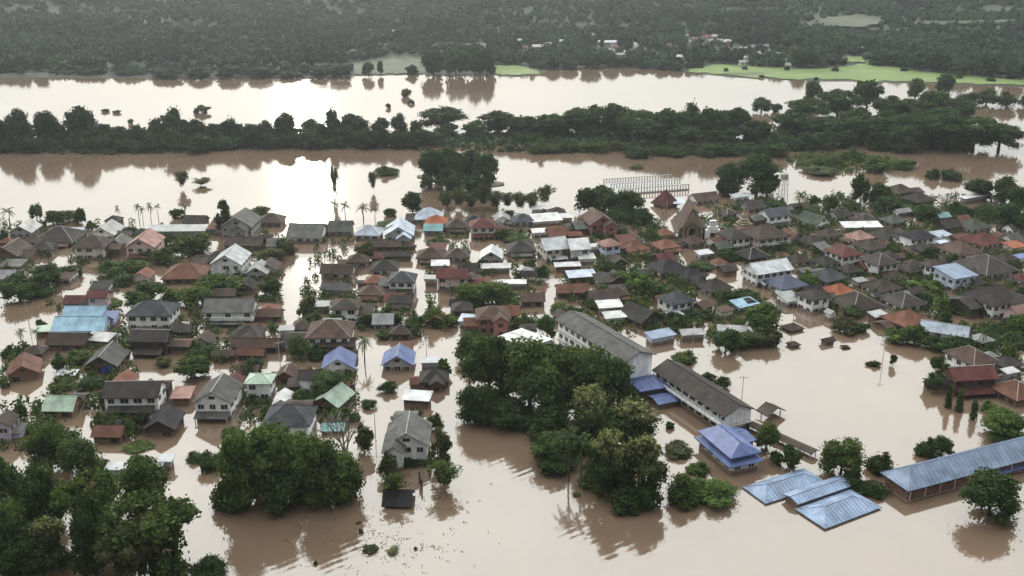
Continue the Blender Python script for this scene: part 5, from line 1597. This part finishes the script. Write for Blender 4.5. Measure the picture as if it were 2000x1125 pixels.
# scraps of weed, leaves and husks too many to count on the front water
rng = np.random.default_rng(77); P = []
for k in range(230):
    c = rng.choice(4)
    x, y = [(rng.normal(640, 70), rng.normal(1050, 35)), (rng.normal(770, 60), rng.normal(1070, 28)), (rng.uniform(420, 960), rng.uniform(1000, 1120)), (rng.normal(860, 50), rng.normal(985, 22))][c]
    q = at(x, y); m = rng.integers(2, 7)
    P.append(cards(rng, np.array([q.x, q.y, .03]) + rng.normal(size=(m, 3)) * np.array([.35, .35, .04]), unit(rng.normal(size=(m, 3)) * .5 + np.array([0, 0, 1])), .16))
v = np.concatenate(P); v[:, 2] = np.clip(v[:, 2], .01, None)
tag(link('floating_debris', np_mesh('floating_debris', v, 4), LEAF['olive']), kind='stuff')

# ------------------------------------------------------------------ the wooded hills beyond the river
rng = np.random.default_rng(21)
FARBOX = [(820, 96, 872, 148), (866, 92, 915, 148), (905, 88, 950, 147), (930, 92, 972, 147), (790, 120, 820, 146), (735, 118, 752, 146), (705, 120, 735, 150), (640, 112, 690, 152), (1060, 96, 1100, 134), (1095, 92, 1135, 134), (1130, 88, 1180, 133), (1175, 92, 1215, 132),
          (1210, 98, 1245, 132), (1240, 104, 1275, 134), (1275, 104, 1310, 136), (1300, 106, 1340, 138), (600, 116, 650, 152), (540, 118, 590, 152), (480, 116, 540, 153), (420, 114, 480, 152), (360, 116, 420, 152), (0, 100, 40, 140), (28, 90, 62, 138), (60, 94, 100, 138), (-20, 104, 20, 142), (300, 112, 360, 152),
          (1540, 92, 1580, 132), (1570, 100, 1610, 134), (1690, 92, 1740, 128), (1730, 96, 1780, 130), (1770, 98, 1820, 138), (1810, 100, 1860, 142), (1850, 102, 1900, 146), (1900, 104, 1950, 150), (1950, 110, 2005, 154), (1500, 96, 1540, 130), (1412, 132, 1424, 140), (1446, 128, 1462, 137), (1530, 128, 1544, 138), (1588, 150, 1600, 158), (1622, 130, 1640, 140), (1756, 128, 1774, 140), (1480, 146, 1494, 153), (1860, 140, 1882, 154), (1925, 148, 1944, 160)]
FARBOX = [(a, b_ + (13 if a < 700 else 12 if 1040 < a < 1345 else 0), c_, d_) for a, b_, c_, d_ in FARBOX]
for i, bx in enumerate(sorted(FARBOX)):
    g = on_ground((bx[0] + bx[2]) / 2, bx[3])
    g.z = max(0, g.z)
    plant(bx, rnd.choice(('round', 'bush', 'round')), 'far', f'hazy tree on the far shore, {ordinal(i + 1)} from the left', 'trees along the far shore', lod=0, ground=g)

FAR = [(1010, 82, 20, 'white'), (1048, 84, 12, 'pale'), (1052, 95, 28, 'white'), (1072, 91, 14, 'pale'), (1105, 99, 10, 'white'), (1158, 71, 8, 'white'), (1188, 87, 50, 'pale'), (1098, 84, 14, 'pale'), (1222, 107, 12, 'white'), (1230, 102, 10, 'rose'), (1243, 95, 12, 'pale'), (1256, 100, 16, 'white'), (1262, 111, 10, 'rose'),
       (1316, 102, 8, 'pale'), (1330, 116, 20, 'white'), (1342, 66, 9, 'white'), (1344, 86, 9, 'pale'), (1358, 80, 14, 'rose'), (1374, 94, 16, 'white'), (1368, 72, 10, 'maroon'), (1388, 83, 12, 'white'), (1408, 86, 12, 'white'), (1402, 115, 10, 'white'), (1420, 92, 10, 'terra'), (1452, 97, 16, 'pale'), (1472, 96, 14, 'ash'), (1478, 110, 14, 'white'),
       (1492, 112, 16, 'pale'), (1505, 104, 10, 'white'), (1515, 122, 14, 'white'), (1530, 124, 14, 'white'), (1538, 130, 12, 'pale'), (1548, 118, 10, 'ash'), (1680, 99, 8, 'white'), (1702, 124, 22, 'pale'), (768, 63, 7, 'white'), (520, 82, 10, 'ash'), (690, 105, 14, 'pale'), (1384, 104, 9, 'rose'), (1440, 104, 9, 'white')]
fr = random.Random(8)
for x0, x1, y0, y1, n in ((1000, 1130, 78, 108, 9), (1140, 1330, 84, 116, 11), (1332, 1430, 68, 112, 10), (1445, 1560, 92, 128, 9)):
    for k in range(n): FAR.append((fr.uniform(x0, x1), fr.uniform(y0, y1), fr.uniform(8, 15), fr.choice(('white', 'pale', 'ash', 'rose', 'white', 'terra'))))
n_try = 80000
xs_ = rng.uniform(-700, 700, n_try); t_ = rng.uniform(9, 640, n_try)
ys_ = shore_y(xs_) + t_
dens = .5 + .5 * np.sin(xs_ * .013 + 2 * np.sin(t_ * .012)) * np.sin(t_ * .045 + xs_ * .004) + .35 * np.sin(xs_ * .041 + 1) * np.sin(t_ * .09)
keep = rng.random(n_try) < np.clip(dens * .9 + .2, .08, 1) * .34
zs_ = ground_z(xs_, ys_)
P = []
cnt = 0
for x, y, z, t__ in zip(xs_[keep], ys_[keep], zs_[keep], t_[keep]):
    if z < .3: continue
    u, v = project((x, y, z))
    if u < -60 or u > 2060 or v < -30: continue
    if in_field(u, v): continue
    if any(abs(u - f_[0]) < f_[2] * .45 + 2 and -2 < v - f_[1] < 7 for f_ in FAR): continue
    w = rng.uniform(2.6, 5.2); h = rng.uniform(4.5, 10.5) if v > 40 else rng.uniform(4, 8)
    if t__ < 40: h *= .55
    m = 20 if v > 50 else 15
    d = unit(rng.normal(size=(m, 3))); d[:, 2] = np.abs(d[:, 2]) * 1.0 - .12
    c = np.array([x, y, z + h * .45]) + d * np.array([w, w, h * .55]) * rng.uniform(.7, 1.05, (m, 1))
    P.append(cards(rng, c, unit(d + .55 * rng.normal(size=(m, 3))), 1.55))
    P.append(ico(rng, np.array([x, y, z + h * .42]), np.array([w, w, h * .5]) * .8))
    cnt += 1
v = np.concatenate(P)
print('FOREST trees', cnt, 'quads', len(v) // 4)
tag(link('forest', np_mesh('forest', v, 4), LEAF['wood']), kind='stuff')

# ------------------------------------------------------------------ the far village
for i, (px, py, w, rc) in enumerate(sorted(FAR)):
    g = on_ground(px, py + 3)
    s, sn, cs = scale_at(g)
    W = .85 * w / s; D = min(W * .8, 9); he = rng.uniform(1.4, 2.4)
    rt = empty('far_house', (g.x, g.y, g.z - .2), R(rng.uniform(-25, 35)))
    link('wall', wall_mesh(W * .92, D * .9, he + 1.2, 1.3, 'g', -1.5), WALL['cream' if rng.random() < .6 else 'grey'], rt)
    link('roof', roof_mesh(W * .92, D * .9, he + 1.2, 1.3, 'g', .4), ROOF[rc], rt)
    window(rt, 0, -D * .45, he - .1, min(1.8, W * .3), 1.1)
    nm = {'white': 'white-roofed', 'pale': 'pale-roofed', 'rose': 'pinkish-roofed', 'maroon': 'maroon-roofed', 'terra': 'terracotta-roofed', 'ash': 'grey-roofed'}[rc]
    tag(rt, f'tiny {nm} house beyond the river, {ordinal(i + 1)} from the left', 'house', 'far village beyond the river')
